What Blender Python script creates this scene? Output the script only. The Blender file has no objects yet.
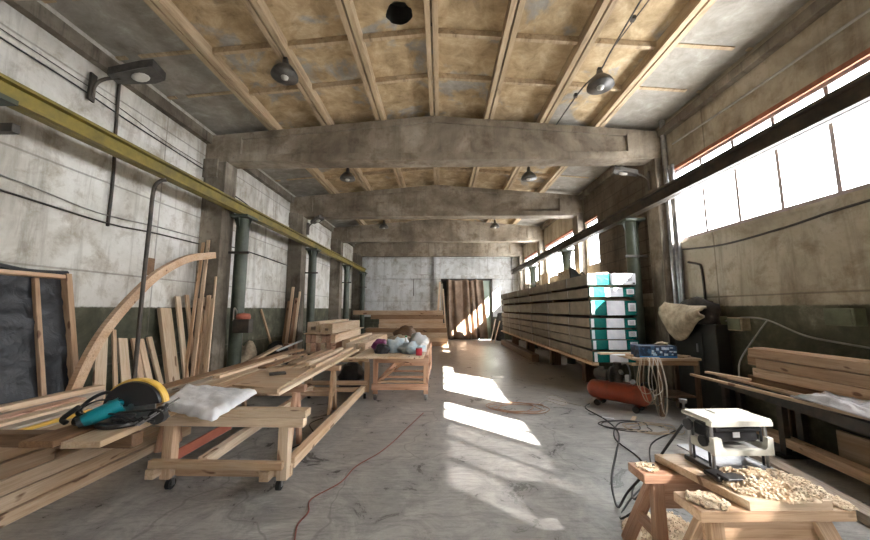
import bpy, bmesh, math, random
from mathutils import Vector, Matrix, noise
random.seed(7)
S=bpy.context.scene; C=S.collection; PI=math.pi
V=Vector
# ------------------------------------------------------------------ helpers
def link(o,parent=None):
    C.objects.link(o)
    if parent is not None: o.parent=parent
    return o
def tag(o,label=None,cat=None,group=None,kind=None):
    if label: o['label']=label
    if cat: o['category']=cat
    if group: o['group']=group
    if kind: o['kind']=kind
    return o
def thing(name,label,cat,loc=(0,0,0),rz=0,group=None,rx=0):
    o=bpy.data.objects.new(name,None); o.location=loc; o.rotation_euler=(rx,0,rz); o.empty_display_size=.1
    return tag(link(o),label,cat,group)
def obj(name,bm,mat,parent=None,loc=None,smooth=False,label=None,rot=None):
    me=bpy.data.meshes.new(name); bmesh.ops.recalc_face_normals(bm,faces=bm.faces[:]); bm.to_mesh(me); bm.free()
    if smooth:
        for p in me.polygons: p.use_smooth=True
    for m in (mat if isinstance(mat,(list,tuple)) else [mat]): me.materials.append(m)
    o=bpy.data.objects.new(name,me)
    if loc: o.location=loc
    if rot: o.rotation_euler=rot
    if label: o['label']=label
    return link(o,parent)
def copy_tree(o,parent=None):
    c=o.copy(); C.objects.link(c)
    if parent is not None: c.parent=parent
    for ch in o.children: copy_tree(ch,c)
    return c
def B(): return bmesh.new()
def box(bm,c,s,mi=0,bev=0):
    r=bmesh.ops.create_cube(bm,size=1,matrix=Matrix.Translation(c)@Matrix.Diagonal((s[0],s[1],s[2],1)))
    vs=r['verts']
    fs=set(f for v in vs for f in v.link_faces)
    for f in fs: f.material_index=mi
    if bev:
        es=list(set(e for v in vs for e in v.link_edges))
        bmesh.ops.bevel(bm,geom=es,offset=bev,segments=1,affect='EDGES')
    return vs
def bb(x0,x1,y0,y1,z0,z1): return ((x0+x1)/2,(y0+y1)/2,(z0+z1)/2),(x1-x0,y1-y0,z1-z0)
def bx(bm,x0,x1,y0,y1,z0,z1,mi=0,bev=0): return box(bm,*bb(x0,x1,y0,y1,z0,z1),mi=mi,bev=bev)
def frame_mat(p0,p1,up=(0,0,1)):
    p0=V(p0);p1=V(p1);x=(p1-p0).normalized();u=V(up)
    if abs(x.dot(u))>.98: u=V((0,1,0))
    y=u.cross(x).normalized(); z=x.cross(y)
    m=Matrix((x,y,z)).transposed().to_4x4(); m.translation=(p0+p1)/2
    return m,(p1-p0).length
def bar(bm,p0,p1,w,t,up=(0,0,1),mi=0):
    m,L=frame_mat(p0,p1,up)
    r=bmesh.ops.create_cube(bm,size=1,matrix=m@Matrix.Diagonal((L,w,t,1)))
    for f in set(f for v in r['verts'] for f in v.link_faces): f.material_index=mi
def cyl(bm,p0,p1,r0,r1=None,n=16,mi=0):
    if r1 is None:r1=r0
    m,L=frame_mat(p0,p1); m=m@Matrix.Rotation(PI/2,4,'Y')
    r=bmesh.ops.create_cone(bm,cap_ends=True,segments=n,radius1=r0,radius2=r1,depth=L,matrix=m)
    for f in set(f for v in r['verts'] for f in v.link_faces): f.material_index=mi
def smoothpts(pts,k=5,closed=False):
    pts=[V(p) for p in pts]; out=[]; n=len(pts)
    if n<3: return pts
    for i in range(n-1):
        a=pts[max(i-1,0)];b=pts[i];c=pts[i+1];d=pts[min(i+2,n-1)]
        for j in range(k):
            t=j/k
            out.append(.5*((2*b)+(c-a)*t+(2*a-5*b+4*c-d)*t*t+(3*b-a-3*c+d)*t**3))
    out.append(pts[-1]); return out
def tube(bm,pts,r,n=8,k=5):
    P=smoothpts(pts,k) if k>1 else [V(p) for p in pts]
    rings=[];u=None
    for i,p in enumerate(P):
        d=(P[min(i+1,len(P)-1)]-P[max(i-1,0)]).normalized()
        if u is None:
            u=V((0,0,1)) if abs(d.z)<.9 else V((1,0,0))
        u=(u-d*u.dot(d)).normalized(); w=d.cross(u)
        rr=r(i/(len(P)-1)) if callable(r) else r
        rings.append([bm.verts.new(p+(u*math.cos(a*2*PI/n)+w*math.sin(a*2*PI/n))*rr) for a in range(n)])
    for a,b in zip(rings,rings[1:]):
        for i in range(n): bm.faces.new((a[i],a[(i+1)%n],b[(i+1)%n],b[i]))
    bm.faces.new(rings[0][::-1]); bm.faces.new(rings[-1])
def lathe(bm,prof,c=(0,0,0),n=24,mi=0):
    rings=[[bm.verts.new((c[0]+r*math.cos(2*PI*i/n),c[1]+r*math.sin(2*PI*i/n),c[2]+z)) for i in range(n)] for r,z in prof]
    for a,b in zip(rings,rings[1:]):
        for i in range(n):
            f=bm.faces.new((a[i],a[(i+1)%n],b[(i+1)%n],b[i])); f.material_index=mi
    if prof[0][0]>1e-4: bm.faces.new(rings[0][::-1])
    if prof[-1][0]>1e-4: bm.faces.new(rings[-1])
    bmesh.ops.remove_doubles(bm,verts=bm.verts[:],dist=1e-5)
def blob(bm,c,s,amp=.25,f=2.,seed=0,sub=3,flat=True):
    r=bmesh.ops.create_icosphere(bm,subdivisions=sub,radius=1)
    for v in r['verts']:
        d=v.co.normalized(); k=1+amp*noise.noise(d*f+V((seed*7.3,seed,0)))*1.6+amp*.5*noise.noise(d*f*2.7+V((seed,3,9)))
        p=d*k
        if flat and p.z<-.55: p.z=-.55-(p.z+.55)*-.05
        v.co=V((c[0]+p.x*s[0],c[1]+p.y*s[1],c[2]+(p.z+.55)*s[2]))
def extrude_poly(bm,pts,vec,mi=0):
    a=[bm.verts.new(p) for p in pts]; b=[bm.verts.new(V(p)+V(vec)) for p in pts]; n=len(pts)
    fs=[bm.faces.new(a[::-1]),bm.faces.new(b)]
    for i in range(n): fs.append(bm.faces.new((a[i],a[(i+1)%n],b[(i+1)%n],b[i])))
    for f in fs:f.material_index=mi
def plank(name,p0,p1,w,t,mat,parent=None,up=(0,0,1),label=None,cat=None,group=None,slot=None,bev=.004,bow=0):
    """a board with its own frame: local X is the grain direction"""
    m,L=frame_mat(p0,p1,up); bm=B()
    r=bmesh.ops.create_cube(bm,size=1,matrix=Matrix.Diagonal((L,w,t,1)))
    if slot:   # mortise slots in the end that faces -x
        f=[f for f in bm.faces if f.normal.x<-.9][0]
        bmesh.ops.bevel(bm,geom=[e for e in bm.edges if abs(abs((e.verts[0].co-e.verts[1].co).x)-L)<1e-4],offset=bev,segments=1,affect='EDGES')
        f=min([f for f in bm.faces],key=lambda f:f.calc_center_median().x)
        bmesh.ops.inset_region(bm,faces=[f],thickness=min(w,t)*slot)
        c=f.calc_center_median()
        for v in f.verts: v.co.z=c.z+(v.co.z-c.z)*.55-t*.08; v.co.y=c.y+(v.co.y-c.y)*.65
        r=bmesh.ops.extrude_discrete_faces(bm,faces=[f])
        for v in r['faces'][0].verts: v.co.x+=.5
    elif bev:
        bmesh.ops.bevel(bm,geom=bm.edges[:],offset=min(bev,t*.2),segments=1,affect='EDGES')
    o=obj(name,bm,mat,parent); o.matrix_local=m
    if label: o['label']=label
    if cat: o['category']=cat
    if group: o['group']=group
    return o
# ------------------------------------------------------------------ materials
MT={}
def mat(name,col=(.5,.5,.5),rough=.6,metal=0,spec=.5):
    m=bpy.data.materials.new(name); m.use_nodes=True; b=m.node_tree.nodes['Principled BSDF']
    b.inputs['Base Color'].default_value=(*col,1); b.inputs['Roughness'].default_value=rough
    b.inputs['Metallic'].default_value=metal; b.inputs['Specular IOR Level'].default_value=spec
    MT[name]=m; return m
class N:
    def __init__(s,m): s.t=m.node_tree; s.b=s.t.nodes['Principled BSDF']
    def n(s,ty,**kw):
        x=s.t.nodes.new(ty)
        for k,v in kw.items(): setattr(x,k,v)
        return x
    def l(s,a,b): s.t.links.new(a,b)
    def pos(s): return s.n('ShaderNodeNewGeometry').outputs['Position']
    def objc(s): return s.n('ShaderNodeTexCoord').outputs['Object']
    def map(s,v,scale=(1,1,1),loc=(0,0,0)):
        m=s.n('ShaderNodeMapping'); m.inputs['Scale'].default_value=scale; m.inputs['Location'].default_value=loc
        s.l(v,m.inputs['Vector']); return m.outputs['Vector']
    def noise(s,v,sc,det=5,rough=.6,dist=0):
        x=s.n('ShaderNodeTexNoise'); x.inputs['Scale'].default_value=sc; x.inputs['Detail'].default_value=det
        x.inputs['Roughness'].default_value=rough; x.inputs['Distortion'].default_value=dist; s.l(v,x.inputs['Vector']); return x.outputs['Fac']
    def ramp(s,f,stops):
        r=s.n('ShaderNodeValToRGB'); e=r.color_ramp.elements
        while len(e)<len(stops): e.new(.5)
        for q,(p,c) in zip(e,stops): q.position=p; q.color=(*c,1) if len(c)==3 else c
        s.l(f,r.inputs['Fac']); return r.outputs['Color']
    def mask(s,f,a,b):
        r=s.n('ShaderNodeMapRange'); r.inputs['From Min'].default_value=a; r.inputs['From Max'].default_value=b
        s.l(f,r.inputs['Value']); return r.outputs['Result']
    def mix(s,f,a,b,mode='MIX'):
        m=s.n('ShaderNodeMix',data_type='RGBA',blend_type=mode)
        for q,i in ((f,0),(a,6),(b,7)):
            if isinstance(q,(int,float)): m.inputs[i].default_value=q
            elif isinstance(q,tuple): m.inputs[i].default_value=(*q,1)
            else: s.l(q,m.inputs[i])
        return m.outputs[2]
    def math(s,op,a,b=0.,c=None):
        m=s.n('ShaderNodeMath',operation=op)
        for i,q in enumerate((a,b,c)):
            if q is None: continue
            if isinstance(q,(int,float)): m.inputs[i].default_value=q
            else: s.l(q,m.inputs[i])
        return m.outputs[0]
    def sep(s,v):
        x=s.n('ShaderNodeSeparateXYZ'); s.l(v,x.inputs[0]); return x.outputs
    def bump(s,h,st=.3,d=.02):
        b=s.n('ShaderNodeBump'); b.inputs['Strength'].default_value=st; b.inputs['Distance'].default_value=d
        s.l(h,b.inputs['Height']); s.l(b.outputs['Normal'],s.b.inputs['Normal'])
    def col(s,c): s.l(c,s.b.inputs['Base Color'])
    def rough(s,c): s.l(c,s.b.inputs['Roughness'])
def wood(name,a,b,c,rough=.65,scale=1.,var=.35):
    m=mat(name,a,rough); n=N(m); o=n.objc()
    rnd=n.n('ShaderNodeObjectInfo').outputs['Random']
    off=n.n('ShaderNodeCombineXYZ'); n.l(n.math('MULTIPLY',rnd,37.),off.inputs[0]); n.l(n.math('MULTIPLY',rnd,11.),off.inputs[1])
    va=n.n('ShaderNodeVectorMath',operation='ADD'); n.l(o,va.inputs[0]); n.l(off.outputs[0],va.inputs[1]); v=va.outputs[0]
    g=n.noise(n.map(v,(1.2*scale,22*scale,22*scale)),2.2,6,.65,.8)
    g2=n.noise(n.map(v,(.5,3,3)),1.6,3,.5,.3)
    col=n.ramp(g,[(.3,b),(.5,a),(.72,c)])
    col=n.mix(n.mask(g2,.35,.75),col,n.mix(1.,col,(.82,.68,.55),'MULTIPLY'))
    kn=n.noise(n.map(v,(3,9,9)),1.3,1,.3)   # knots
    col=n.mix(n.mask(kn,.72,.76),col,(b[0]*.45,b[1]*.35,b[2]*.3))
    vary=n.ramp(rnd,[(0,(1-var,1-var*1.1,1-var*1.25)),(.5,(1,.97,.93)),(1,(1,1,1))])
    col=n.mix(1.,col,vary,'MULTIPLY'); n.col(col); n.bump(g,.15,.004); return m
wood('pine_pale',(.74,.61,.46),(.57,.44,.31),(.83,.72,.58))
wood('pine_warm',(.62,.46,.32),(.45,.30,.20),(.72,.56,.41))
wood('pine_pink',(.56,.36,.26),(.40,.23,.16),(.66,.46,.35))
wood('wood_brown',(.30,.185,.105),(.19,.11,.06),(.40,.27,.16))
wood('wood_grey',(.42,.37,.31),(.30,.26,.22),(.52,.47,.40))
wood('plywood',(.50,.385,.27),(.42,.31,.21),(.58,.46,.34),scale=.5,var=.15)
wood('wood_dark',(.16,.10,.06),(.10,.06,.035),(.22,.15,.09))
def simple(name,a,b,rough=.5,metal=0,sc=6,lo=.35,hi=.65,bump=.0,det=6):
    m=mat(name,a,rough,metal); n=N(m); f=n.noise(n.objc(),sc,det,.65)
    n.col(n.ramp(f,[(lo,a),(hi,b)]))
    if bump: n.bump(f,bump,.01)
    return m
simple('yellow_paint',(.25,.19,.03),(.13,.10,.025),.5,sc=3,bump=.1)
simple('rusty_steel',(.085,.065,.045),(.035,.03,.026),.55,.3,sc=4,bump=.1)
simple('steel_green',(.075,.09,.062),(.035,.042,.028),.45,sc=3,bump=.1)
simple('dark_steel',(.05,.048,.045),(.11,.09,.07),.5,.5,sc=5,bump=.1)
simple('frame_paint',(.42,.36,.36),(.30,.25,.25),.6,sc=6)
simple('zinc',(.42,.42,.42),(.25,.25,.26),.4,.8,sc=8)
simple('black_plastic',(.012,.012,.014),(.03,.03,.032),.38,sc=4)
simple('black_rubber',(.015,.015,.015),(.035,.033,.03),.8,sc=10)
simple('teal_plastic',(.0,.20,.25),(.0,.14,.18),.35,sc=4)
simple('yellow_plastic',(.78,.50,.10),(.68,.42,.08),.4,sc=4)
simple('tank_red',(.36,.055,.02),(.20,.045,.02),.4,sc=5)
simple('brick_red',(.42,.13,.08),(.33,.10,.06),.6,sc=6)
simple('white_enamel',(.66,.66,.60),(.54,.53,.46),.35,sc=6)
simple('lamp_enamel',(.12,.11,.095),(.06,.055,.05),.45,.3,sc=7)
simple('lamp_white',(.55,.53,.48),(.45,.43,.38),.4,sc=5)
simple('pvc_grey',(.36,.35,.32),(.26,.25,.22),.5,sc=6)
simple('cable_black',(.015,.015,.015),(.03,.03,.03),.5,sc=9)
simple('cord_red',(.28,.08,.06),(.2,.05,.04),.6,sc=9)
simple('hose_orange',(.42,.25,.17),(.32,.18,.12),.5,sc=9)
simple('hose_tan',(.42,.33,.22),(.30,.24,.17),.55,sc=9)
simple('hose_white',(.62,.58,.5),(.5,.46,.4),.5,sc=9)
simple('sack_beige',(.46,.38,.27),(.24,.19,.13),.9,sc=9,bump=.4)
simple('cloth_dark',(.02,.018,.016),(.05,.042,.035),.95,sc=8,bump=.4)
simple('panel_core',(.235,.20,.15),(.15,.125,.09),.7,sc=3)
simple('paper_white',(.74,.75,.78),(.6,.61,.64),.5,sc=6)
simple('red_brick_edge',(.42,.16,.09),(.25,.10,.06),.9,sc=14,bump=.4)
simple('machine_and_shade_dark',(.03,.03,.026),(.015,.015,.013),.6,sc=4)
simple('blue_cool',(.45,.62,.78),(.7,.78,.84),.35,sc=7,lo=.4,hi=.55)
simple('bag_light',(.66,.74,.78),(.42,.56,.66),.3,sc=6,lo=.4,hi=.6,bump=.5)
simple('bag_black',(.01,.01,.012),(.03,.03,.035),.3,sc=6,bump=.5)
simple('bag_purple',(.22,.03,.16),(.12,.02,.10),.35,sc=6,bump=.5)
simple('white_plastic',(.75,.76,.76),(.62,.63,.64),.4,sc=6)
simple('green_plastic',(.05,.30,.12),(.04,.22,.1),.4,sc=6)
simple('blue_plastic',(.03,.22,.50),(.02,.15,.4),.4,sc=6)
simple('red_plastic',(.5,.03,.05),(.38,.02,.04),.4,sc=6)
simple('navy_print',(.01,.02,.05),(.06,.14,.26),.3,sc=14,lo=.45,hi=.62)
simple('door_green',(.42,.50,.42),(.34,.42,.34),.6,sc=3)
simple('shaving_mat',(.88,.75,.57),(.74,.56,.38),.9,sc=16,bump=.2,lo=.45,hi=.65)
simple('board_ply_green',(.17,.19,.12),(.10,.11,.07),.8,sc=5)
# crumpled foil / films
def film(name,c1,c2,rough,sc,st,metal=0,alpha=1):
    m=mat(name,c1,rough,metal); n=N(m); f=n.noise(n.objc(),sc,7,.6,1.2); w=n.noise(n.map(n.objc(),(1,.4,1)),sc*.5,4,.6,2.)
    n.col(n.ramp(w,[(.4,c1),(.6,c2)])); n.bump(f,st,.02)
    if alpha<1: n.b.inputs['Alpha'].default_value=alpha
    return m
film('foil_white',(.86,.87,.89),(.76,.77,.80),.35,5,.8,0)
film('membrane_black',(.005,.006,.008),(.012,.014,.018),.38,4,1.)
film('membrane_dark',(.010,.010,.012),(.02,.02,.02),.6,4,1.)
film('clear_film',(.85,.86,.9),(.6,.6,.64),.15,7,1.,.1,.75)
film('wrap_green',(.0,.075,.068),(.01,.125,.11),.25,4,.6)
film('wrap_white',(.62,.63,.68),(.72,.73,.76),.3,4,.6)
# curtain
m=mat('curtain_cloth',(.22,.14,.09),.9); n=N(m); f=n.noise(n.objc(),1.5,6,.7); n.col(n.ramp(f,[(.3,(.15,.095,.06)),(.5,(.24,.165,.115)),(.7,(.33,.25,.18))])); n.bump(n.noise(n.objc(),40,2),.2,.005)
# concrete family (world position noise)
def concrete(name,base,dark,light,dadoz=None,brown=(.17,.13,.09),brownz=None,rough=.85,grid=None,stain=.5):
    m=mat(name,base,rough); n=N(m); p=n.pos()
    big=n.noise(p,.55,6,.65,.4); mid=n.noise(p,2.4,8,.7,.3); fine=n.noise(p,14,6,.7)
    streak=n.noise(n.map(p,(1.6,1.6,.16)),2.2,7,.7,.5)
    c=n.ramp(big,[(.36,dark),(.5,base),(.62,light)])
    c=n.mix(n.mask(mid,.50,.68),c,n.mix(1.,c,(.58,.53,.46),'MULTIPLY'))
    c=n.mix(n.math('MULTIPLY',n.mask(streak,.50,.66),stain),c,(dark[0]*.38,dark[1]*.34,dark[2]*.28))
    c=n.mix(n.math('MULTIPLY',n.mask(fine,.54,.7),.5),c,dark)
    z=n.sep(p)[2]
    if brownz:   # brown tint that thickens towards the roof slabs
        zz=n.math('ADD',z,n.math('MULTIPLY',n.math('SUBTRACT',mid,.5),2.2))
        c=n.mix(n.math('MULTIPLY',n.mask(zz,brownz[0],brownz[1]),brownz[2]),c,brown)
    if dadoz:
        zz=n.math('ADD',z,n.math('MULTIPLY',n.math('SUBTRACT',fine,.5),.05))
        g=n.ramp(mid,[(.3,(.04,.04,.025)),(.50,(.08,.08,.05)),(.60,(.125,.12,.078)),(.72,(.28,.25,.19))])
        g=n.mix(n.mask(streak,.55,.8),g,(.05,.047,.03))
        c=n.mix(n.mask(zz,dadoz+.01,dadoz-.01),c,g)
    h=n.math('ADD',n.math('MULTIPLY',mid,.6),n.math('MULTIPLY',fine,.4))
    if grid:
        ax,sy,sz,oz=grid; s=n.sep(p)
        def joint(v,sp,of):
            q=n.math('FRACT',n.math('DIVIDE',n.math('ADD',v,of),sp)); q=n.math('ABSOLUTE',n.math('SUBTRACT',q,.5)); return n.mask(q,.5-.018/sp,.5-.006/sp)
        j=n.math('MAXIMUM',joint(s[ax],sy,.3),joint(s[2],sz,oz))
        c=n.mix(n.math('MULTIPLY',j,.55),c,(dark[0]*.35,dark[1]*.33,dark[2]*.3)); h=n.math('SUBTRACT',h,n.math('MULTIPLY',j,.8))
    n.col(c); n.bump(h,.35,.02); return m
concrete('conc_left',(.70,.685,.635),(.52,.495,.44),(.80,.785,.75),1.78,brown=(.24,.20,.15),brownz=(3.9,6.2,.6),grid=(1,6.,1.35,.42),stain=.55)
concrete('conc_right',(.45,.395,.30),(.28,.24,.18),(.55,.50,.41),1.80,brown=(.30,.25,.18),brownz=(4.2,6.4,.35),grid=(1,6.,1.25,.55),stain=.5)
concrete('conc_back',(.64,.645,.63),(.48,.48,.46),(.74,.74,.74),1.3,brownz=(4.3,6.2,.6),grid=(0,3.05,1.25,.3),stain=.35)
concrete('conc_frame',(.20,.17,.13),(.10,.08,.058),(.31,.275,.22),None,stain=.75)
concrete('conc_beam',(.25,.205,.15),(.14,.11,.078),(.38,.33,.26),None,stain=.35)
concrete('block_brown',(.15,.115,.08),(.085,.065,.045),(.21,.17,.125),1.8,grid=(1,.6,.3,.0),stain=.4)
# ceiling slabs: ochre whitewash with grey patches, grey towards the eaves
m=mat('ceiling_wash',(.5,.4,.25),.9); n=N(m); p=n.pos(); sx=n.sep(p)
big=n.noise(p,.8,6,.65,.5); mid=n.noise(p,3,7,.7,.4)
c=n.ramp(mid,[(.34,(.27,.19,.10)),(.5,(.42,.305,.17)),(.64,(.55,.43,.27))])
g=n.ramp(mid,[(.3,(.22,.20,.165)),(.55,(.33,.305,.26)),(.7,(.44,.42,.37))])
dx=n.math('ABSOLUTE',n.math('ADD',sx[0],.12))
e=n.math('ADD',n.mask(dx,3.35,3.65),n.mask(big,.56,.62)); e=n.math('MINIMUM',e,1.)
c=n.mix(e,c,g); st=n.noise(n.map(p,(1,1,1),(5,3,1)),1.7,7,.75,.8)
c=n.mix(n.math('MULTIPLY',n.mask(st,.56,.74),.55),c,(.10,.075,.05)); n.col(c); n.bump(mid,.3,.02)
m=mat('rib_wash',(.48,.36,.23),.9); n=N(m); p=n.pos(); mid=n.noise(n.map(p,(4,.5,4)),2.5,7,.7,.6)
n.col(n.ramp(mid,[(.3,(.20,.145,.09)),(.45,(.42,.31,.19)),(.65,(.54,.42,.275))])); n.bump(mid,.3,.02)
# floor: trowelled grey concrete with scuffs, cracks, dust
m=mat('floor_concrete',(.3,.29,.27),.5); n=N(m); p=n.pos()
big=n.noise(p,.45,6,.6,.6); mid=n.noise(p,2.2,8,.75,.8); fine=n.noise(p,22,6,.75)
sc=n.noise(n.map(p,(1.2,7,1)),1.8,8,.8,1.6)
c=n.ramp(mid,[(.32,(.15,.15,.148)),(.47,(.27,.266,.255)),(.56,(.36,.35,.335)),(.68,(.47,.46,.44))])
c=n.mix(n.math('MULTIPLY',n.mask(big,.45,.7),.6),c,(.33,.31,.275))
c=n.mix(n.math('MULTIPLY',n.mask(sc,.48,.64),.5),c,(.09,.088,.086))
c=n.mix(n.math('MULTIPLY',n.mask(fine,.58,.78),.35),c,(.48,.46,.43))
vo=n.n('ShaderNodeTexVoronoi',feature='DISTANCE_TO_EDGE'); vo.inputs['Scale'].default_value=.38
va=n.n('ShaderNodeVectorMath',operation='ADD'); nn=n.n('ShaderNodeTexNoise'); nn.inputs['Scale'].default_value=1.5; n.l(p,nn.inputs['Vector'])
vm=n.n('ShaderNodeVectorMath',operation='SCALE'); n.l(nn.outputs['Color'],vm.inputs[0]); vm.inputs['Scale'].default_value=.9
n.l(p,va.inputs[0]); n.l(vm.outputs[0],va.inputs[1]); n.l(va.outputs[0],vo.inputs['Vector'])
c=n.mix(n.math('MULTIPLY',n.mask(vo.outputs['Distance'],.006,.002),.4),c,(.09,.085,.08))
sy=n.sep(p)[1]
c=n.mix(n.math('MULTIPLY',n.mask(n.math('ADD',sy,n.math('MULTIPLY',mid,3.)),9,14),.75),c,(.20,.155,.11))   # browner far floor
n.col(c); n.rough(n.ramp(mid,[(.3,(.22,.22,.22)),(.7,(.48,.48,.48))])); n.bump(n.math('ADD',n.math('MULTIPLY',mid,.5),n.math('MULTIPLY',fine,.5)),.25,.01)
# glass panes: clear-ish, and dimmed to weaken sun through one unseen window
def glass(name,tr,mixf):
    m=bpy.data.materials.new(name); m.use_nodes=True; t=m.node_tree; t.nodes.clear()
    o=t.nodes.new('ShaderNodeOutputMaterial'); a=t.nodes.new('ShaderNodeBsdfTransparent'); a.inputs[0].default_value=(*tr,1)
    g=t.nodes.new('ShaderNodeBsdfTranslucent'); g.inputs[0].default_value=(.85,.85,.85,1)
    mx=t.nodes.new('ShaderNodeMixShader'); mx.inputs[0].default_value=mixf
    t.links.new(a.outputs[0],mx.inputs[1]); t.links.new(g.outputs[0],mx.inputs[2]); t.links.new(mx.outputs[0],o.inputs[0]); MT[name]=m
glass('pane',(.9,.91,.93),.12); glass('pane_dimmed',(.30,.30,.31),.45)
M=MT
# ------------------------------------------------------------------ the hall
XL,XR,YB,YF=-5.0,4.65,19.6,-7.0
XC=-.13
def zs(x): return 6.02-abs(x-XC)*.085         # underside of roof slabs
def struct(name,bm,m,label=None):
    o=obj(name,bm,m); o['kind']='structure'
    if label:o['label']=label
    return o
bm=B(); bx(bm,XL-.3,XR+.3,YF-.3,YB+.3,-.2,0); struct('floor',bm,M['floor_concrete'])
bm=B(); bx(bm,XL-.3,XL,YF-.3,YB+.3,0,6.4); struct('wall_left',bm,M['conc_left'])
bm=B(); bx(bm,XL,XR,YF-.3,YF,0,6.4); struct('wall_front',bm,M['conc_left'])
# back wall with door opening
bm=B(); D0,D1,DZ=.0,3.0,3.5
bx(bm,XL,D0,YB,YB+.3,0,6.4); bx(bm,D1,XR,YB,YB+.3,0,6.4); bx(bm,D0,D1,YB,YB+.3,DZ,6.4); struct('wall_back',bm,M['conc_back'])
# right wall: window bands per bay
WZ0,WZ1=3.06,4.50
BY=[-5.4,-1.3,2.8,6.9,10.9,15.1,18.9]
wins=[(-4.9,-1.8),(-.8,1.25),(1.3,2.35),(3.2,6.55),(9.75,10.6),(11.3,14.75),(15.5,18.5)]
bm=B()
bx(bm,XR,XR+.14,YF-.3,YB+.3,0,WZ0); bx(bm,XR,XR+.14,YF-.3,YB+.3,WZ1,6.4)
ys=[YF-.3]+[q for w in wins for q in w]+[YB+.3]
for a,b in zip(ys[::2],ys[1::2]):
    if not (abs(a-6.55)<.01): bx(bm,XR,XR+.14,a,b,WZ0,WZ1)
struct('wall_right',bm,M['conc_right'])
bm=B(); bx(bm,XR-.02,XR+.14,6.55,9.75,WZ0,WZ1); bx(bm,XR-.02,XR,7.15,10.65,WZ1,5.6); bx(bm,XR-.02,XR,7.15,9.75,2.1,WZ0)
struct('wall_infill',bm,M['block_brown'],'brown block infill between roof beams on the window side')
for i,(a,b) in enumerate(wins):
    nm='window_%d'%(i+1); k=max(1,round((b-a)/.65))
    w=bpy.data.objects.new(nm,None); w.location=(XR+.07,(a+b)/2,(WZ0+WZ1)/2); link(w); w['kind']='structure'
    hy,hz=(b-a)/2,(WZ1-WZ0)/2
    bm=B()
    for zz in (-hz+.03,hz-.03): box(bm,(0,0,zz),(.08,2*hy,.06))
    for q in range(k+1): box(bm,(0,-hy+.025+(2*hy-.05)*q/k,0),(.06,.05,2*hz))
    obj('window_frame',bm,M['frame_paint'],w)
    bm=B(); box(bm,(.0,0,0),(.006,2*hy-.02,2*hz-.02)); obj('window_pane',bm,M['pane_dimmed' if i==1 else 'pane'],w)
    bm=B(); box(bm,(-.035,0,-hz-.026),(.09,2*hy-.01,.05)); obj('window_sill',bm,M['conc_right'],w)
    bm=B(); box(bm,(-.075,0,hz+.02),(.03,2*hy,.07)); obj('window_lintel_edge',bm,M['red_brick_edge'],w)
# ceiling slabs, with the round hole punched in one
ribx=[XC+1.155*k for k in range(-3,4)]
yribs=[]
for y in BY: yribs+=[y-3.2,y-2.22,y-1.24]
HX,HY,HR=-.60,4.36,.19
bm=B()
def slabquad(x0,x1,y0,y1):
    v=[bm.verts.new((x,y,zs(x))) for x,y in ((x0,y0),(x1,y0),(x1,y1),(x0,y1))]; bm.faces.new(v)
xs=[XL]+[XC]+[XR]
hx0,hx1,hy0,hy1=ribx[2],XC,HY-.5,HY+.27
for a,b in ((XL,hx0),(hx0,XC),(XC,XR)):
    if a==hx0: slabquad(a,b,YF,hy0); slabquad(a,b,hy1,YB)
    else: slabquad(a,b,YF,YB)
K=32; outer=[];inner=[];top=[]
for i in range(K):
    a=2*PI*i/K; ca,sa=math.cos(a),math.sin(a)
    tx=((hx1-HX) if ca>0 else (hx0-HX))/ca if abs(ca)>1e-6 else 1e9
    ty=((hy1-HY) if sa>0 else (hy0-HY))/sa if abs(sa)>1e-6 else 1e9
    t=min(tx,ty); r=HR*(1+.16*noise.noise(V((ca*2.5,sa*2.5,.3))))
    outer.append(bm.verts.new((HX+ca*t,HY+sa*t,zs(HX+ca*t)))); inner.append(bm.verts.new((HX+ca*r,HY+sa*r,zs(HX+ca*r)))); top.append(bm.verts.new((HX+ca*r*1.1,HY+sa*r*1.1,6.32)))
for i in range(K):
    j=(i+1)%K; bm.faces.new((outer[i],outer[j],inner[j],inner[i])); bm.faces.new((inner[i],inner[j],top[j],top[i])).material_index=1  # sides of the hole coloured near black for the shade inside
struct('ceiling',bm,[M['ceiling_wash'],M['machine_and_shade_dark']])
bm=B(); bx(bm,XL-.3,XR+.3,YF-.3,YB+.3,6.3,6.4); struct('ceiling_deck',bm,M['machine_and_shade_dark'])
# longitudinal ribs (pairs with a joint) and cross ribs
bm=B()
for x in ribx:
    for s in (-1,1):
        z=zs(x)
        bx(bm,x+s*.055-.04,x+s*.055+.04,YF,YB,z-.17,z+.03)
for y in yribs:
    for k in range(-5,5):
        x0=XC+1.155*k+.1; x1=XC+1.155*(k+1)-.1
        x0=max(x0,XL);x1=min(x1,XR)
        if x1<=x0 or abs(y)>30: continue
        hgt=.10 if -4<k<3 else .03
        bar(bm,(x0,y,zs(x0)-hgt/2+.01),(x1,y,zs(x1)-hgt/2+.01),.06,hgt)
struct('ceiling_ribs',bm,M['rib_wash'],'ochre whitewashed ribs of the roof slabs')
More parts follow.
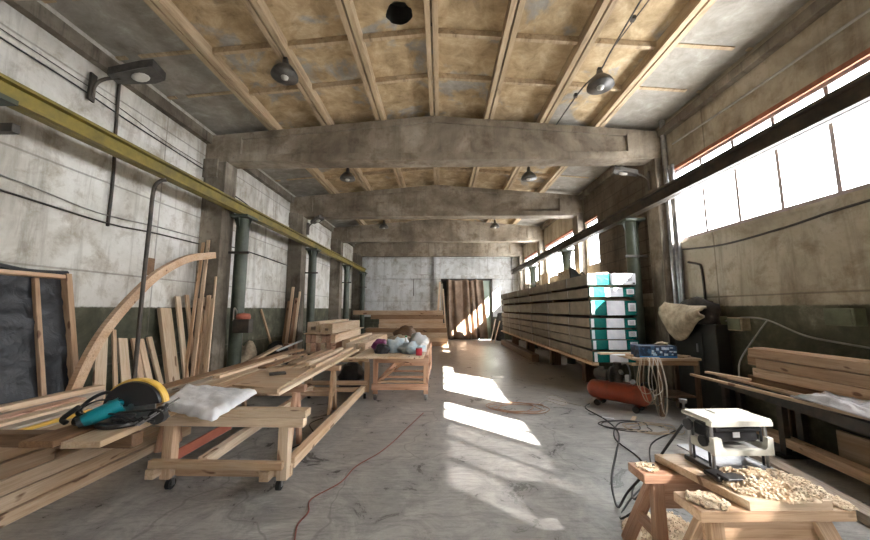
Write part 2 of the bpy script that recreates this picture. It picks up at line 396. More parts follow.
# concrete roof beams (shallow gable profile, lower flange) and columns
bots=[4.86]*7
for i,y in enumerate(BY):
    zb=4.86 if i<4 else (4.78,4.80,4.72)[i-4]
    bm=B(); h=.16
    def prof(dx,zlo,zhi_off,yy,th):
        extrude_poly(bm,[(XL+dx,yy,zlo),(XC,yy,zlo),(XR-dx,yy,zlo),(XR-dx,yy,zs(XR)-.17+zhi_off),(XC,yy,zs(XC)-.17+zhi_off),(XL+dx,yy,zs(XL)-.17+zhi_off)],(0,th,0))
    prof(.01,zb+.02,.0,y-.13,.26)
    bx(bm,XL,XR,y-.19,y+.19,zb,zb+.16)
    # upper flange following the slope
    for xa,xb in ((XL,XC),(XC,XR)): bar(bm,(xa,y,zs(xa)-.24),(xb,y,zs(xb)-.24),.36,.14)
    for xa,xb in ((XL,XL+.75),(XR-.75,XR)): bx(bm,xa+.005,xb-.005,y-.195,y+.195,zb+.03,min(zs(xa),zs(xb))-.2)
    for q in range(9): cyl(bm,(XL+.9+q*1.0,y-.135,zb+.38),(XL+.9+q*1.0,y-.125,zb+.38),.02,n=8)
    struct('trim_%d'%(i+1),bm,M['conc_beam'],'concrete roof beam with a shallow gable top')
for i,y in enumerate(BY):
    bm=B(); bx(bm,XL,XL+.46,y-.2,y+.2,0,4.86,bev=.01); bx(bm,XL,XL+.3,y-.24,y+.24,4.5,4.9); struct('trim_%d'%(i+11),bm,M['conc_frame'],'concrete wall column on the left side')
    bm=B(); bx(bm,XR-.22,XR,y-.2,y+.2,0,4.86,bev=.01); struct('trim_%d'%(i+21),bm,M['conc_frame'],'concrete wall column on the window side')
bm=B(); bx(bm,XL,XL+.12,YF,YB,5.25,5.45); bx(bm,XR-.12,XR,YF,YB,5.3,5.45); struct('trim_30',bm,M['conc_frame'])
bm=B(); bx(bm,-.42,.0,YB-.22,YB,0,5.2); bx(bm,XL,XR,YB-.12,YB,DZ+.02,DZ+.22); struct('trim_31',bm,M['conc_back'],'pale concrete post beside the curtained doorway')
bm=B(); bx(bm,XR-.5,XR,YB-.16,YB,0,5.2); struct('trim_32',bm,M['conc_back'])
# doorway: frame, pale door leaf behind the curtain, dark sheet standing in for lobby shade
d=bpy.data.objects.new('door_1',None); d.location=(0,YB,0); link(d); d['kind']='structure'
bm=B(); bx(bm,.0,.08,-.05,.25,0,DZ); bx(bm,2.9,3.0,-.05,.25,0,DZ); bx(bm,.0,3.0,-.05,.25,DZ-.1,DZ); obj('door_frame',bm,M['dark_steel'],d)
bm=B(); bx(bm,2.2,2.9,.05,.1,.02,DZ-.1); bx(bm,2.3,2.8,.03,.06,.4,3.2); obj('doorway_panel',bm,M['door_green'],d)
bm=B(); bx(bm,.0,2.2,.22,.28,0,DZ); obj('doorway_panel',bm,M['machine_and_shade_dark'],d,label='dark sheet standing in for the shade behind the curtain')
# curtain
bm=B(); nx,nz=90,24; vs=[]
for j in range(nz+1):
    row=[]
    for i in range(nx+1):
        u=i/nx; w=j/nz; x=.3+u*2.15+.18*u*(1-w)*1.4; fold=math.sin(u*34+2*math.sin(u*9)+w*1.0)*(.05+.06*(1-w))+.05*noise.noise(V((u*8,w*3,1)))
        row.append(bm.verts.new((x+.03*math.cos(u*34),19.36+fold,.06+w*3.36+.04*math.sin(u*17)*w)))
    vs.append(row)
for j in range(nz):
    for i in range(nx): bm.faces.new((vs[j][i],vs[j][i+1],vs[j+1][i+1],vs[j+1][i]))
o=obj('curtain',bm,M['curtain_cloth'],smooth=True); tag(o,'long brown pleated curtain hanging over the back doorway','curtain')
sm=o.modifiers.new('s','SOLIDIFY'); sm.thickness=.012
bm=B(); cyl(bm,(.05,19.36,3.44),(2.75,19.36,3.44),.02); o=obj('curtain_rod',bm,M['dark_steel']); tag(o,'thin steel rod carrying the brown curtain across the back doorway','curtain rod')
# ------------------------------------------------------------------ crane beams and steel posts
def ibeam(name,x,z0,z1,w,m,label,y0,y1):
    t=thing(name,label,'crane beam',(x,(y0+y1)/2,z0)); L=y1-y0; h=z1-z0
    bm=B(); box(bm,(0,0,.02),(w,L,.03)); box(bm,(0,0,h-.02),(w,L,.035)); box(bm,(0,0,h/2),(.025,L,h)); obj('steel_joist',bm,m,t)
    bm=B(); box(bm,(0,0,h+.01),(.04,L,.02)); obj('runway_rail',bm,M['rusty_steel'],t)
    return t
ibeam('crane_beam',-4.33,3.79,4.02,.17,M['yellow_paint'],'yellow painted steel crane beam along the left wall',YF+.3,18.95)
ibeam('crane_beam',4.1,3.72,3.97,.17,M['rusty_steel'],'dark rusty steel crane beam passing in front of the windows',YF+.3,19.1)
def steel_post(x,y,r,label,group,side):
    t=thing('steel_post',label,'post',(x,y,0 if side<0 else -.07),group=group)
    bm=B(); cyl(bm,(0,0,.02),(0,0,3.72),r,n=24); obj('pipe_shaft',bm,M['steel_green'],t,smooth=False)
    bm=B(); box(bm,(0,0,3.755),(.42,.42,.05))
    for a in range(4):
        dx,dy=math.cos(a*PI/2),math.sin(a*PI/2)
        extrude_poly(bm,[V((dx*r*.95,dy*r*.95,3.73))+V((-dy,dx,0))*.006,V((dx*.2,dy*.2,3.73))+V((-dy,dx,0))*.006,V((dx*r*.95,dy*r*.95,3.5))+V((-dy,dx,0))*.006],(dy*.012,-dx*.012,0))
    obj('head_plate',bm,M['steel_green'],t)
    bm=B(); box(bm,(0,0,.012),(.4,.4,.024)); obj('base_plate',bm,M['steel_green'],t)
    bm=B(); w=XL+.44-x if side<0 else XR-.2-x
    for yy in (-.0,): bar(bm,(-side*(r+.12),yy-r-.02,2.95),(w,yy-r-.02,2.95),.03,.05)
    obj('wall_tie',bm,M['dark_steel'],t)
    return t
LP=['green round steel post under the yellow crane beam, carrying the red-topped box','green round steel post under the yellow crane beam, next past the red-topped box','green round steel post under the yellow crane beam, third along','green round steel post under the far end of the yellow beam by the back wall']
for y,l in zip((7.15,11.2,15.4,18.6),LP): steel_post(-4.36,y,.13,l,'left crane posts',-1)
steel_post(-4.36,2.8,.13,'green post with head plate at the left frame edge under the yellow beam','left crane posts',-1)
RP=['pale sunlit green steel post right behind the wrapped panel stack','dark steel post rising behind the panel stack against the far windows','dark steel post among the farthest windows near the back wall']
for y,l in zip((7.35,11.2,15.4),RP): steel_post(4.22,y,.13,l,'right crane posts',1)
# ------------------------------------------------------------------ lamps
def pendant(x,y,zshade,ztop,label,r=.17,tilt=0,group='dome lamps under the roof'):
    t=thing('pendant_lamp',label,'lamp',(x,y,zshade),rz=0,group=group,rx=tilt)
    bm=B(); lathe(bm,[(r,0),(r*.98,.03),(r*.85,r*.45),(r*.5,r*.85),(.05,r*1.0),(.045,r*1.35),(.0001,r*1.4)]); lathe(bm,[(r*.96,.004),(r*.8,r*.42),(r*.46,r*.8),(.0001,r*.9)])
    obj('lamp_shade',bm,M['lamp_enamel'],t,smooth=True)
    bm=B(); lathe(bm,[(.0001,-.05),(.05,-.03),(.062,.03),(.04,.09),(.03,.13),(.0001,.14)],n=16); obj('lamp_bulb',bm,M['lamp_white'],t,smooth=True)
    bm=B(); L=ztop-zshade; cyl(bm,(0,0,r*1.35),(0,-L*math.sin(tilt)*-1,L),.012,n=8); box(bm,(0,0,r*1.42),(.06,.05,.07)); obj('hanger',bm,M['dark_steel'],t)
    return t
pendant(-2.42,4.78,5.33,5.68,'grimy dome pendant lamp on the left half of the nearest roof bay',r=.2)
pendant(2.5,4.92,5.2,5.5,'grimy dome lamp slung on rusty cable, right side of nearest roof bay',r=.2)
pendant(-2.44,8.4,5.12,5.68,'dome pendant lamp on the left, just past the first roof beam',r=.2); pendant(2.3,8.45,5.12,5.68,'dome pendant lamp on the right, just past the first roof beam',r=.2)
pendant(2.3,14.0,5.2,5.68,'small far dome lamp on the right, past the second roof beam',r=.2); pendant(-2.44,14.0,5.2,5.68,'small far dome lamp on the left, past the second roof beam',r=.2)
def flood(x,y,z,label,yaw,sc=1.):
    t=thing('floodlight',label,'floodlight',(x,y,z),rz=yaw); 
    bm=B(); extrude_poly(bm,[(.12*sc,-.09*sc,0),(.50*sc,-.15*sc,.1*sc),(.62*sc,-.13*sc,.15*sc),(.62*sc,.13*sc,.15*sc),(.50*sc,.15*sc,.1*sc),(.12*sc,.09*sc,0)],(0,0,.10*sc)); obj('lamp_housing',bm,M['lamp_enamel'],t)
    bm=B(); r=Matrix.Translation((.42*sc,0,.07*sc))@Matrix.Rotation(-.26,4,'Y')@Matrix.Diagonal((.1*sc,.08*sc,.03*sc,1)); bmesh.ops.create_icosphere(bm,subdivisions=2,radius=1,matrix=r); obj('lamp_lens',bm,M['lamp_white'],t,smooth=True)
    bm=B(); tube(bm,[(.2*sc,0,.03),(.05,0,.0),(-.06,0,-.1),(-.1,0,-.3)],.022,k=4); box(bm,(-.1,0,-.15),(.03,.1,.4)); obj('bracket_arm',bm,M['dark_steel'],t)
    return t
flood(-4.84,4.35,5.02,'grey street-type floodlight on a bracket high on the near left wall',.2,1.15)
flood(-4.42,11.0,4.60,'dark floodlight on the second left column under the roof beam',-.5,.9)
flood(4.32,6.95,4.60,'dark floodlight bracket on the column under the right end of the first roof beam',PI-.25,.9)
# suspension cable of right lamp
bm=B(); tube(bm,[(2.55,3.3,5.66),(2.52,3.9,5.60),(2.5,4.6,5.5),(2.5,4.92,5.46),(2.42,5.4,5.5),(2.42,6.65,5.58)],.012,n=6); tube(bm,[(2.70,3.3,5.66),(2.62,3.9,5.61),(2.5,4.5,5.51)],.008,n=6)
for p in ((2.57,4.1,5.60),(2.4,5.6,5.52)): box(bm,p,(.05,.06,.06))
tag(obj('lamp_cable',bm,M['dark_steel']),'rusty suspension cable slung across the ceiling to the right dome lamp','cable')
# ------------------------------------------------------------------ left wall services
def wire(name,pts,r,m,label,cat,k=5,n=6,group=None):
    bm=B(); tube(bm,pts,r,n=n,k=k); return tag(obj(name,bm,m,smooth=True),label,cat,group)
x=-4.97
wire('wall_cable',[(x,1.5,4.86),(x,3.3,4.80),(x,4.2,4.78),(x,5,4.72),(x,6.65,4.66)],.011,M['cable_black'],'black cable sagging along the upper left wall above the yellow beam','cable')
wire('wall_cable',[(x,1.5,4.97),(x,3.3,4.90),(x,4.6,4.86),(x,5.6,4.76),(x,6.65,4.74)],.006,M['dark_steel'],'thin grey wire running just above the black cable on the left wall','cable')
wire('wall_conduit',[(x,1.5,3.32),(x,3.5,3.26),(x,4.6,3.14),(x,5.6,3.18),(x,6.7,3.2)],.010,M['pvc_grey'],'upper of two thin conduits along the left wall below the yellow beam','conduit')
wire('wall_conduit',[(x,1.5,3.2),(x,3.5,3.09),(x,4.8,3.02),(x,5.6,3.06),(x,6.7,3.08)],.013,M['dark_steel'],'lower of two thin conduits along the left wall below the yellow beam','conduit')
wire('wall_pipe',[(x,4.72,5.45),(x,4.76,4.4),(x,4.8,3.7),(x,4.8,2.98)],.022,M['dark_steel'],'rusty vertical pipe on the left wall passing behind the yellow beam','pipe')
wire('wall_cable',[(x,7.2,4.5),(x,8.2,4.42),(x,9.3,4.22),(x,10.7,4.28)],.014,M['cable_black'],'sagging cable on the left wall between the first two columns, above the beam','cable')
wire('wall_conduit',[(x,7.2,3.2),(x,8.5,3.22),(x,10.7,3.15)],.014,M['dark_steel'],'conduit on the left wall between the first two columns, below the beam','conduit')
wire('bent_pipe',[(-4.3,4.98,3.76),(-4.36,4.93,3.72),(-4.38,4.86,3.55),(-4.37,4.84,3.0),(-4.34,4.8,2.0),(-4.3,4.77,.02)],.027,M['dark_steel'],'grey pole with bent top leaning on the yellow crane beam behind the arch','pole')
bm=B(); box(bm,(-4.985,5.6,2.47),(.02,.17,.3)); tag(obj('wall_plate',bm,M['wood_brown']),'small brown board fixed to the left wall above the arch','board')
bm=B(); bx(bm,-4.35,-3.86,2.78,2.84,3.34,3.42); tag(obj('steel_bracket',bm,M['dark_steel']),'short dark steel bracket on the near left post at the frame edge','bracket')
# red-topped box on first post
t=thing('junction_box','grey junction box with a brick-red cap hung on the first green post','junction box',(-4.12,6.98,1.4))
bm=B(); box(bm,(0,0,.0),(.34,.16,.28),bev=.01); obj('box_body',bm,M['dark_steel'],t)
bm=B(); lathe(bm,[(.13,.14),(.14,.2),(.12,.25),(.0001,.27)],n=16); obj('cap',bm,M['brick_red'],t,smooth=True)
bm=B(); tube(bm,[(-.13,0,.14),(-.15,0,.3),(-.22,.02,.36),(-.22,.02,.1)],.014,n=6); obj('cable_loop',bm,M['hose_white'],t)
# ------------------------------------------------------------------ right wall services
x=4.6
bm=B()
for q,(yy,r) in enumerate(((6.62,.05),(6.5,.035),(6.43,.03))): cyl(bm,(4.58,yy,.3),(4.58,yy,5.75 if q==0 else 4.6),r,n=12)
t=tag(obj('pipe_riser',bm,M['zinc']),'bundle of vertical pipes beside the first right column','pipe')
wire('wall_conduit',[(4.63,6.3,2.62),(4.63,6.05,2.55),(4.63,6.0,2.5),(4.63,5.98,2.3),(4.63,5.97,1.82)],.02,M['dark_steel'],'L-shaped conduit stub on the right wall beside the pipes','conduit')
wire('wall_conduit',[(4.63,6.4,2.88),(4.63,5.5,2.8),(4.63,4.5,2.84),(4.63,3.5,2.92),(4.63,1,2.95)],.016,M['dark_steel'],'long conduit sagging under the right window sill','conduit')
wire('wall_conduit',[(4.6,6.4,5.0),(4.6,4.5,4.95),(4.6,1,4.92)],.02,M['pvc_grey'],'straight conduit along the wall above the right windows','conduit')
for (yy,zz,sy_,sz_,l) in ((5.72,1.5,.3,.26,'grey electrical box on the right wall beside the dark cabinet'),(5.3,1.52,.26,.2,'ochre electrical box on the right wall, nearer the timber'),(3.92,1.66,.3,.2,'green-painted square box on the right wall above the timber')):
    t=thing('electrical_box',l,'electrical box',(4.65,yy,zz)); bm=B(); box(bm,(-.07,0,0),(.14,sy_,sz_),bev=.008); obj('box_body',bm,M['board_ply_green' if yy!=5.3 else 'sack_beige'],t)
    bm=B(); box(bm,(-.145,0,0),(.012,sy_*.85,sz_*.85)); obj('box_lid',bm,M['board_ply_green'],t)
wire('wall_cable',[(4.55,5.5,1.56),(4.55,5.2,1.62),(4.58,4.85,1.6),(4.6,4.4,1.42),(4.6,4.0,1.36),(4.6,3.4,1.3)],.012,M['pvc_grey'],'grey cable drooping along the dark right wall above the timber','cable')
wire('wall_cable',[(4.6,4.85,1.6),(4.45,4.95,1.3),(4.3,5.02,1.0),(4.25,5.0,.75)],.010,M['pvc_grey'],'pale cable hanging from the right wall down to the long timbers','cable')
# ------------------------------------------------------------------ membrane frame (left)
def onlean(y,z): # leaning plane, top X -4.9 at z2.2, foot -4.45 at z0
    return (-4.45-.45*z/2.2,y,z)
t=thing('membrane_frame','timber frame covered with crinkled black membrane, leaning on the left wall','panel',(0,0,0))
for (nm,a,b,w,tt) in (('frame_stile',onlean(4.27,.0),onlean(4.27,2.2),.07,.09),('frame_stile',onlean(3.25,.0),onlean(3.25,2.2),.07,.09),('frame_stud',onlean(3.93,.0),onlean(3.93,2.12),.05,.05),('frame_rail',onlean(3.25,2.16),onlean(4.25,2.16),.05,.07),('frame_rail',onlean(3.25,.05),onlean(4.25,.05),.05,.07)):
    plank(nm,a,b,w,tt,M['pine_warm'],t,up=(1,0,.2))
bm=B(); ny,nz=60,36; vs=[]
for j in range(nz+1):
    row=[]
    for i in range(ny+1):
        y=3.22+1.10*i/ny; z=.03+2.17*j/nz; p=onlean(y,z); w=.03*noise.noise(V((y*3,z*9,.5)))+.015*noise.noise(V((y*9,z*22,.5)))
        row.append(bm.verts.new((p[0]-.035+w*.8,y,z)))
    vs.append(row)
for j in range(nz):
    for i in range(ny): bm.faces.new((vs[j][i],vs[j][i+1],vs[j+1][i+1],vs[j+1][i]))
o=obj('membrane_sheet',bm,M['membrane_black'],t,smooth=True); s_=o.modifiers.new('s','SOLIDIFY'); s_.thickness=.006
bm=B(); tube(bm,[(-4.93,3.22,2.24),(-4.92,3.35,2.22),(-4.93,3.5,2.25),(-4.94,3.9,2.2),(-4.92,4.3,2.22)],.03,n=6); obj('membrane_fold',bm,M['membrane_dark'],t)
# arch
pts_o=[(6.86,2.87),(6.72,2.84),(6.12,2.68),(5.55,2.36),(5.16,2.0),(4.78,1.54),(4.55,1.13),(4.38,.66)]
P=smoothpts([(0,a,b) for a,b in pts_o],5)
bm=B(); rings=[]
for i,p in enumerate(P):
    d=(P[min(i+1,len(P)-1)]-P[max(i-1,0)]).normalized(); nn_=V((0,-d.z,d.y)); 
    xx=-4.47; w=.062; p=V((0,p.y*.941,1.75+(p.z-1.75)*.941))
    q=[V((xx+s*.035,p.y,p.z))+nn_*o2 for s,o2 in ((-1,-w),(1,-w),(1,w),(-1,w))]
    rings.append([bm.verts.new(v) for v in q])
for a,b in zip(rings,rings[1:]):
    for i in range(4): bm.faces.new((a[i],a[(i+1)%4],b[(i+1)%4],b[i]))
bm.faces.new(rings[0][::-1]); bm.faces.new(rings[-1])
tag(obj('arched_rib',bm,M['pine_warm']),'curved laminated timber rib rising along the left wall like a quarter arch','timber arch')
# leaning boards by the wall: (Ytop, ztop, Ybot, width, thick, mat, label)
lean=[(4.86,1.34,4.52,.17,.03,'pine_pale','short pale board leaning on the wall, first beside the foot of the arch'),
(5.03,1.44,4.80,.06,.03,'pine_warm','thin warm batten leaning in front of short pale boards beneath the arch'),
(5.18,1.30,5.00,.15,.03,'pine_pale','short pale board under the arch, just right of the thin batten'),
(5.38,1.28,5.30,.10,.04,'pine_warm','short warm board left of the bent pole, leaning on the wall'),
(5.50,1.26,5.48,.11,.03,'pine_pale','short pale board right of the bent pole, leaning on the wall'),
(5.66,1.28,5.68,.09,.04,'pine_pale','narrow short board leaning just left of the broad thick plank'),
(5.92,1.76,5.86,.24,.07,'pine_pale','broad thick plank with square top leaning on the left wall'),
(6.20,1.98,6.14,.11,.04,'pine_pale','tall narrow board leaning just right of the broad plank'),
(6.42,2.02,6.36,.08,.04,'pine_warm','tall narrow warm board leaning left of the knotty board')]
for (yt,zt,yb,w,th_,mm,l) in lean:
    plank('leaning_board',(-4.5,yb,.02),(-4.93,yt,zt),w,th_,M[mm],up=(1,0,.2),label=l,cat='board',group='boards leaning under the arch')
lean2=[(-4.80,1.97,-4.42,.15,.04,'pine_warm','knotty warm board leaning on the first left column'),
(-4.66,2.02,-4.28,.08,.04,'pine_pale','pale board leaning on the first column just right of the knotty one'),
(-4.60,1.95,-4.16,.06,.04,'pine_pale','narrow pale board, rightmost of those leaning on the first column'),
(-4.86,3.1,-4.56,.06,.03,'pine_warm','very tall batten crossing behind the arch tip, left of the pair'),
(-4.76,3.15,-4.38,.07,.03,'pine_warm','very tall batten crossing behind the arch tip, right of the pair'),
(-4.55,2.4,-4.08,.04,.03,'pine_pale','slim stick standing right of the tall battens on the first column')]
for i,(xt,zt,xb,w,th_,mm,l) in enumerate(lean2):
    e=.05*(i%3); yb_=6.1-.08*(i//3)
    plank('leaning_board',(xb,yb_-e,.02),(xt,6.665 ,zt),w,th_,M[mm],up=(0,1,.2),label=l,cat='board',group='boards leaning on the first left column')
# far leaning boards by second column
far=[(-4.75,1.75,9.5,.08,'pine_warm','lone stick leaning on the dado between the first and second left columns'),
(-4.85,2.0,10.55,.09,'wood_brown','brown board, leftmost in the bunch at the second left column'),
(-4.74,2.45,10.55,.09,'pine_warm','tallest board in the bunch at the second left column'),
(-4.62,2.1,10.5,.10,'pine_pink','reddish board in the middle of the bunch at the second left column'),
(-4.52,2.3,10.55,.06,'pine_pale','pale slim board, rightmost in the bunch at the second left column')]
for i,(xx,zt,yy,w,mm,l) in enumerate(far):
    if i==0: plank('leaning_board',(-4.55,9.6,.02),(-4.96,9.2,zt),w,.04,M[mm],up=(1,0,.2),label=l,cat='board',group='far leaning boards')
    else: plank('leaning_board',(xx+.04,10.15,.02),(xx,10.665,zt),w,.04,M[mm],up=(0,1,.2),label=l,cat='board',group='far leaning boards')
# ------------------------------------------------------------------ lumber pile front left (stepped against the wall)
pile=[ # x-centre, z bottom, width, thick, y0,y1, mat,label
(-3.66,.0,.26,.10,.9,4.9,'pine_pale','wide pale plank on the floor, aisle-side edge of the left lumber pile'),
(-3.98,.0,.34,.10,.9,4.7,'wood_grey','greyish plank on the floor beside the pale edge plank of the left pile'),
(-4.35,.0,.36,.10,.9,4.6,'pine_warm','floor plank under the left pile, third in from the aisle'),
(-3.68,.105,.24,.13,.9,4.5,'pine_pale','pale thick plank on the second tier at the aisle side of the left pile'),
(-3.98,.105,.30,.13,.9,4.3,'wood_grey','grey plank hidden mostly in the second tier of the left pile'),
(-3.66,.24,.20,.13,.9,4.1,'pine_pale','pale squared timber on the third tier, aisle side of the left pile'),
(-3.92,.24,.26,.13,.9,4.0,'pine_warm','warm timber in the third tier of the left pile'),
(-3.64,.375,.18,.13,.9,3.2,'plywood','tan timber on the fourth tier with its end under the saw shadow'),
(-3.90,.375,.28,.13,.9,3.9,'pine_pale','pale timber on the fourth tier behind the tan one'),
(-3.66,.51,.16,.13,.9,3.9,'plywood','brownish timber on the fifth tier just below the yellow bar'),
(-3.92,.51,.28,.13,.9,3.9,'wood_grey','grey timber on the fifth tier of the left pile'),
(-4.25,.105,.20,.50,.9,3.9,'wood_brown','tall dark timber on edge inside the left pile'),
(-3.78,.645,.05,.035,.9,3.7,'yellow_plastic','long narrow yellow bar lying on the left lumber pile'),
(-3.90,.645,.14,.05,.9,3.9,'wood_grey','grey batten beside the long yellow bar on the left pile'),
(-4.06,.645,.13,.07,.9,3.95,'pine_pale','pale batten on top of the left pile, second from the yellow bar'),
(-4.22,.645,.14,.08,.9,4.0,'pine_pink','reddish timber on top of the left pile'),
(-4.37,.61,.15,.12,.9,4.35,'wood_grey','grey board on top near the wall side of the left pile')]
for (x_,z_,w,tt,y0,y1,mm,l) in pile:
    if x_-w/2<-4.18: y0=3.22
    lv='yellow bar lying' in l
    plank('metal_bar' if lv else 'lumber_plank',(x_,y0,z_+tt/2),(x_,y1,z_+tt/2),w-.004,tt-.004,M[mm],label=l,cat='bar' if lv else 'plank',group=None if lv else 'left lumber pile')
plank('lumber_plank',(-4.36,3.22,.77),(-4.30,4.3,.77),.12,.06,M['pine_pale'],label='short pale timber topping the left pile in front of the membrane frame',cat='plank',group='left lumber pile')
# ------------------------------------------------------------------ long wheeled cart (front left)
def caster(parent,x,y,mm='black_rubber',r=.05):
    bm=B(); cyl(bm,(x-.02,y,r),(x+.02,y,r),r,n=20); w=obj('caster_wheel',bm,M[mm],parent)
    bm=B(); box(bm,(x,y,2*r+.012),(.08,.08,.01)); box(bm,(x-.028,y,r+.03),(.006,.04,.09)); box(bm,(x+.028,y,r+.03),(.006,.04,.09)); obj('caster_fork',bm,M['zinc'],w)
t=thing('lumber_cart','long low wheeled timber cart with open post-and-rail front end','cart',(0,0,0)); W=M['pine_pale']
plank('crossbeam',(-2.78,3.40,.665),(-1.33,3.40,.655),.09,.085,W,t); plank('crossbeam',(-2.78,3.42,.745),(-1.31,3.42,.735),.13,.07,W,t)
plank('leg',(-2.68,3.45,.11),(-2.68,3.45,.62),.10,.10,M['pine_warm'],t,up=(0,1,0)); plank('leg',(-1.54,3.45,.11),(-1.54,3.45,.62),.10,.10,W,t,up=(0,1,0))
plank('front_rail',(-2.78,3.34,.285),(-1.50,3.34,.275),.06,.07,W,t); plank('lower_rail',(-2.72,3.50,.165),(-1.48,3.50,.165),.05,.11,M['pine_warm'],t)
plank('end_block',(-2.75,3.30,.2),(-2.75,3.42,.2),.08,.09,W,t); plank('end_block',(-1.66,3.30,.19),(-1.66,3.42,.19),.09,.09,W,t)
plank('side_rail',(-1.52,3.55,.21),(-1.52,6.75,.21),.09,.10,W,t); plank('side_rail',(-2.42,3.55,.21),(-2.52,6.75,.21),.09,.10,W,t)
plank('diagonal_brace',(-2.72,3.5,.26),(-2.55,4.2,.36),.03,.10,M['brick_red'],t)
plank('rear_rail',(-2.7,6.8,.30),(-1.45,6.8,.30),.06,.08,M['pine_warm'],t); plank('rear_rail',(-2.7,6.68,.20),(-1.45,6.68,.20),.06,.08,M['pine_warm'],t)
plank('leg',(-2.62,6.85,.11),(-2.62,6.85,.70),.09,.09,M['pine_warm'],t,up=(0,1,0)); plank('leg',(-1.48,6.86,.11),(-1.48,6.86,.70),.09,.09,M['pine_warm'],t,up=(0,1,0))
plank('crossbeam',(-3.5,6.85,.74),(-1.45,6.85,.74),.10,.08,W,t)
for cx,cy in ((-2.66,3.46),(-1.58,3.46),(-2.6,6.8),(-1.5,6.8)): caster(t,cx,cy)
# trestles
def trestle(x0,x1,y,ztop,label,mm='pine_warm'):
    t=thing('timber_trestle',label,'trestle',((x0+x1)/2,y,0)); h=(x1-x0)/2
    plank('crossbeam',(-h,0,ztop-.045),(h,0,ztop-.045),.09,.09,M[mm],t)
    for s in (-1,1):
        plank('leg',(s*(h-.12),-.16,.0),(s*(h-.12),-.03,ztop-.09),.08,.05,M[mm],t,up=(1,0,0)); plank('leg',(s*(h-.12),.16,.0),(s*(h-.12),.03,ztop-.09),.08,.05,M[mm],t,up=(1,0,0))
    plank('stretcher',(-h+.1,.0,.3),(h-.1,.0,.3),.04,.08,M[mm],t)
    return t
trestle(-3.6,-1.75,4.45,.78,'low timber trestle under the near end of the laid-out boards','pine_pink')
trestle(-3.6,-1.75,5.95,.78,'low timber trestle under the middle of the laid-out boards','pine_warm')
trestle(-3.6,-1.95,8.75,.70,'timber trestle under the near end of the bundle of pink-ended boards'); trestle(-3.6,-1.95,10.7,.70,'timber trestle under the far end of the bundle of pink-ended boards')
# boards on top (z .782 up)
tops=[((-3.36,3.85),(-3.34,8.0),.22,.04,0,'wood_brown','long dark brown board along the wall side of the worktable boards'),
((-3.12,3.7),(-3.10,6.9),.18,.04,0,'wood_grey','long greyish board beside the dark brown one on the worktable'),
((-2.90,3.62),(-2.92,6.4),.20,.04,0,'pine_pale','pale board behind the white foil pack, third from the wall'),
((-2.68,3.62),(-2.70,5.2),.16,.04,0,'pine_warm','shorter warm board behind the white foil pack'),
((-2.46,3.95),(-2.55,7.2),.16,.04,0,'plywood','tan board running under the left edge of the notebook sheet'),
((-2.26,3.9),(-2.33,7.5),.16,.04,0,'pine_pale','pale board running under the middle of the notebook sheet'),
((-2.06,3.85),(-2.14,7.7),.15,.04,0,'pine_warm','warm board running under the right part of the notebook sheet'),
((-1.88,3.85),(-1.96,7.9),.13,.045,0,'pine_pale','pale aisle-side board with long straight edge on the worktable'),
((-3.0,4.55),(-3.02,6.6),.10,.04,1,'pine_pale','narrow pale board stacked on the greyish one beside the brown board'),
((-2.02,5.4),(-2.10,7.9),.09,.04,1,'pine_pale','narrow pale strip on top at the aisle side past the notebook'),
((-2.20,5.6),(-2.28,7.8),.08,.05,1,'pine_pale','second narrow strip on top, left of the aisle-side strip'),
((-2.44,5.6),(-2.50,7.6),.16,.04,1,'pine_warm','warm board stacked on top past the notebook sheet'),
((-2.78,5.3),(-2.80,6.9),.14,.03,1,'wood_brown','brown offcut stacked on top between the warm board and the wall side')]
for (a,b,w,tt,lv,mm,l) in tops:
    z=.782+lv*.047+tt/2
    plank('loose_board',(a[0],a[1],z),(b[0],b[1],z+.0),w,tt,M[mm],label=l,cat='board',group='boards laid out on the trestles')
# notebook sheet
bm=B(); extrude_poly(bm,[(-2.50,4.1,.829),(-1.86,3.92,.829),(-1.98,5.2,.829),(-2.62,5.3,.829)],(0,0,.02)); o=obj('plywood_sheet',bm,M['plywood']); tag(o,'loose plywood sheet carrying a small dark notebook','plywood sheet')
plank('offcut_block',(-2.12,3.80,.85),(-1.80,3.82,.85),.09,.05,M['plywood'],label='short block lying against the near edge of the plywood sheet',cat='block')
t=thing('notebook','small dark grey notebook lying on the plywood sheet','notebook',(-2.27,4.75,.8495),.5)
bm=B(); box(bm,(0,0,.011),(.21,.15,.022),bev=.004); obj('cover',bm,M['dark_steel'],t)
bm=B(); box(bm,(.003,0,.011),(.205,.142,.014)); obj('pages',bm,M['paper_white'],t)
# boards under the foil & saw
plank('loose_board',(-2.52,2.42,.805),(-2.62,3.56,.805),.26,.045,M['pine_pale'],label='pale plank end under the circular saw, cantilevered over the cart',cat='board',group='planks under the saw')
plank('loose_board',(-2.84,2.42,.805),(-2.88,3.56,.805),.24,.045,M['wood_brown'],label='weathered plank end beneath the motor side of the circular saw',cat='board',group='planks under the saw')
plank('bearer',(-3.72,2.72,.735),(-2.38,2.72,.735),.10,.10,M['wood_dark'],label='dark crosspiece reaching from the left pile to carry the saw planks',cat='bearer')
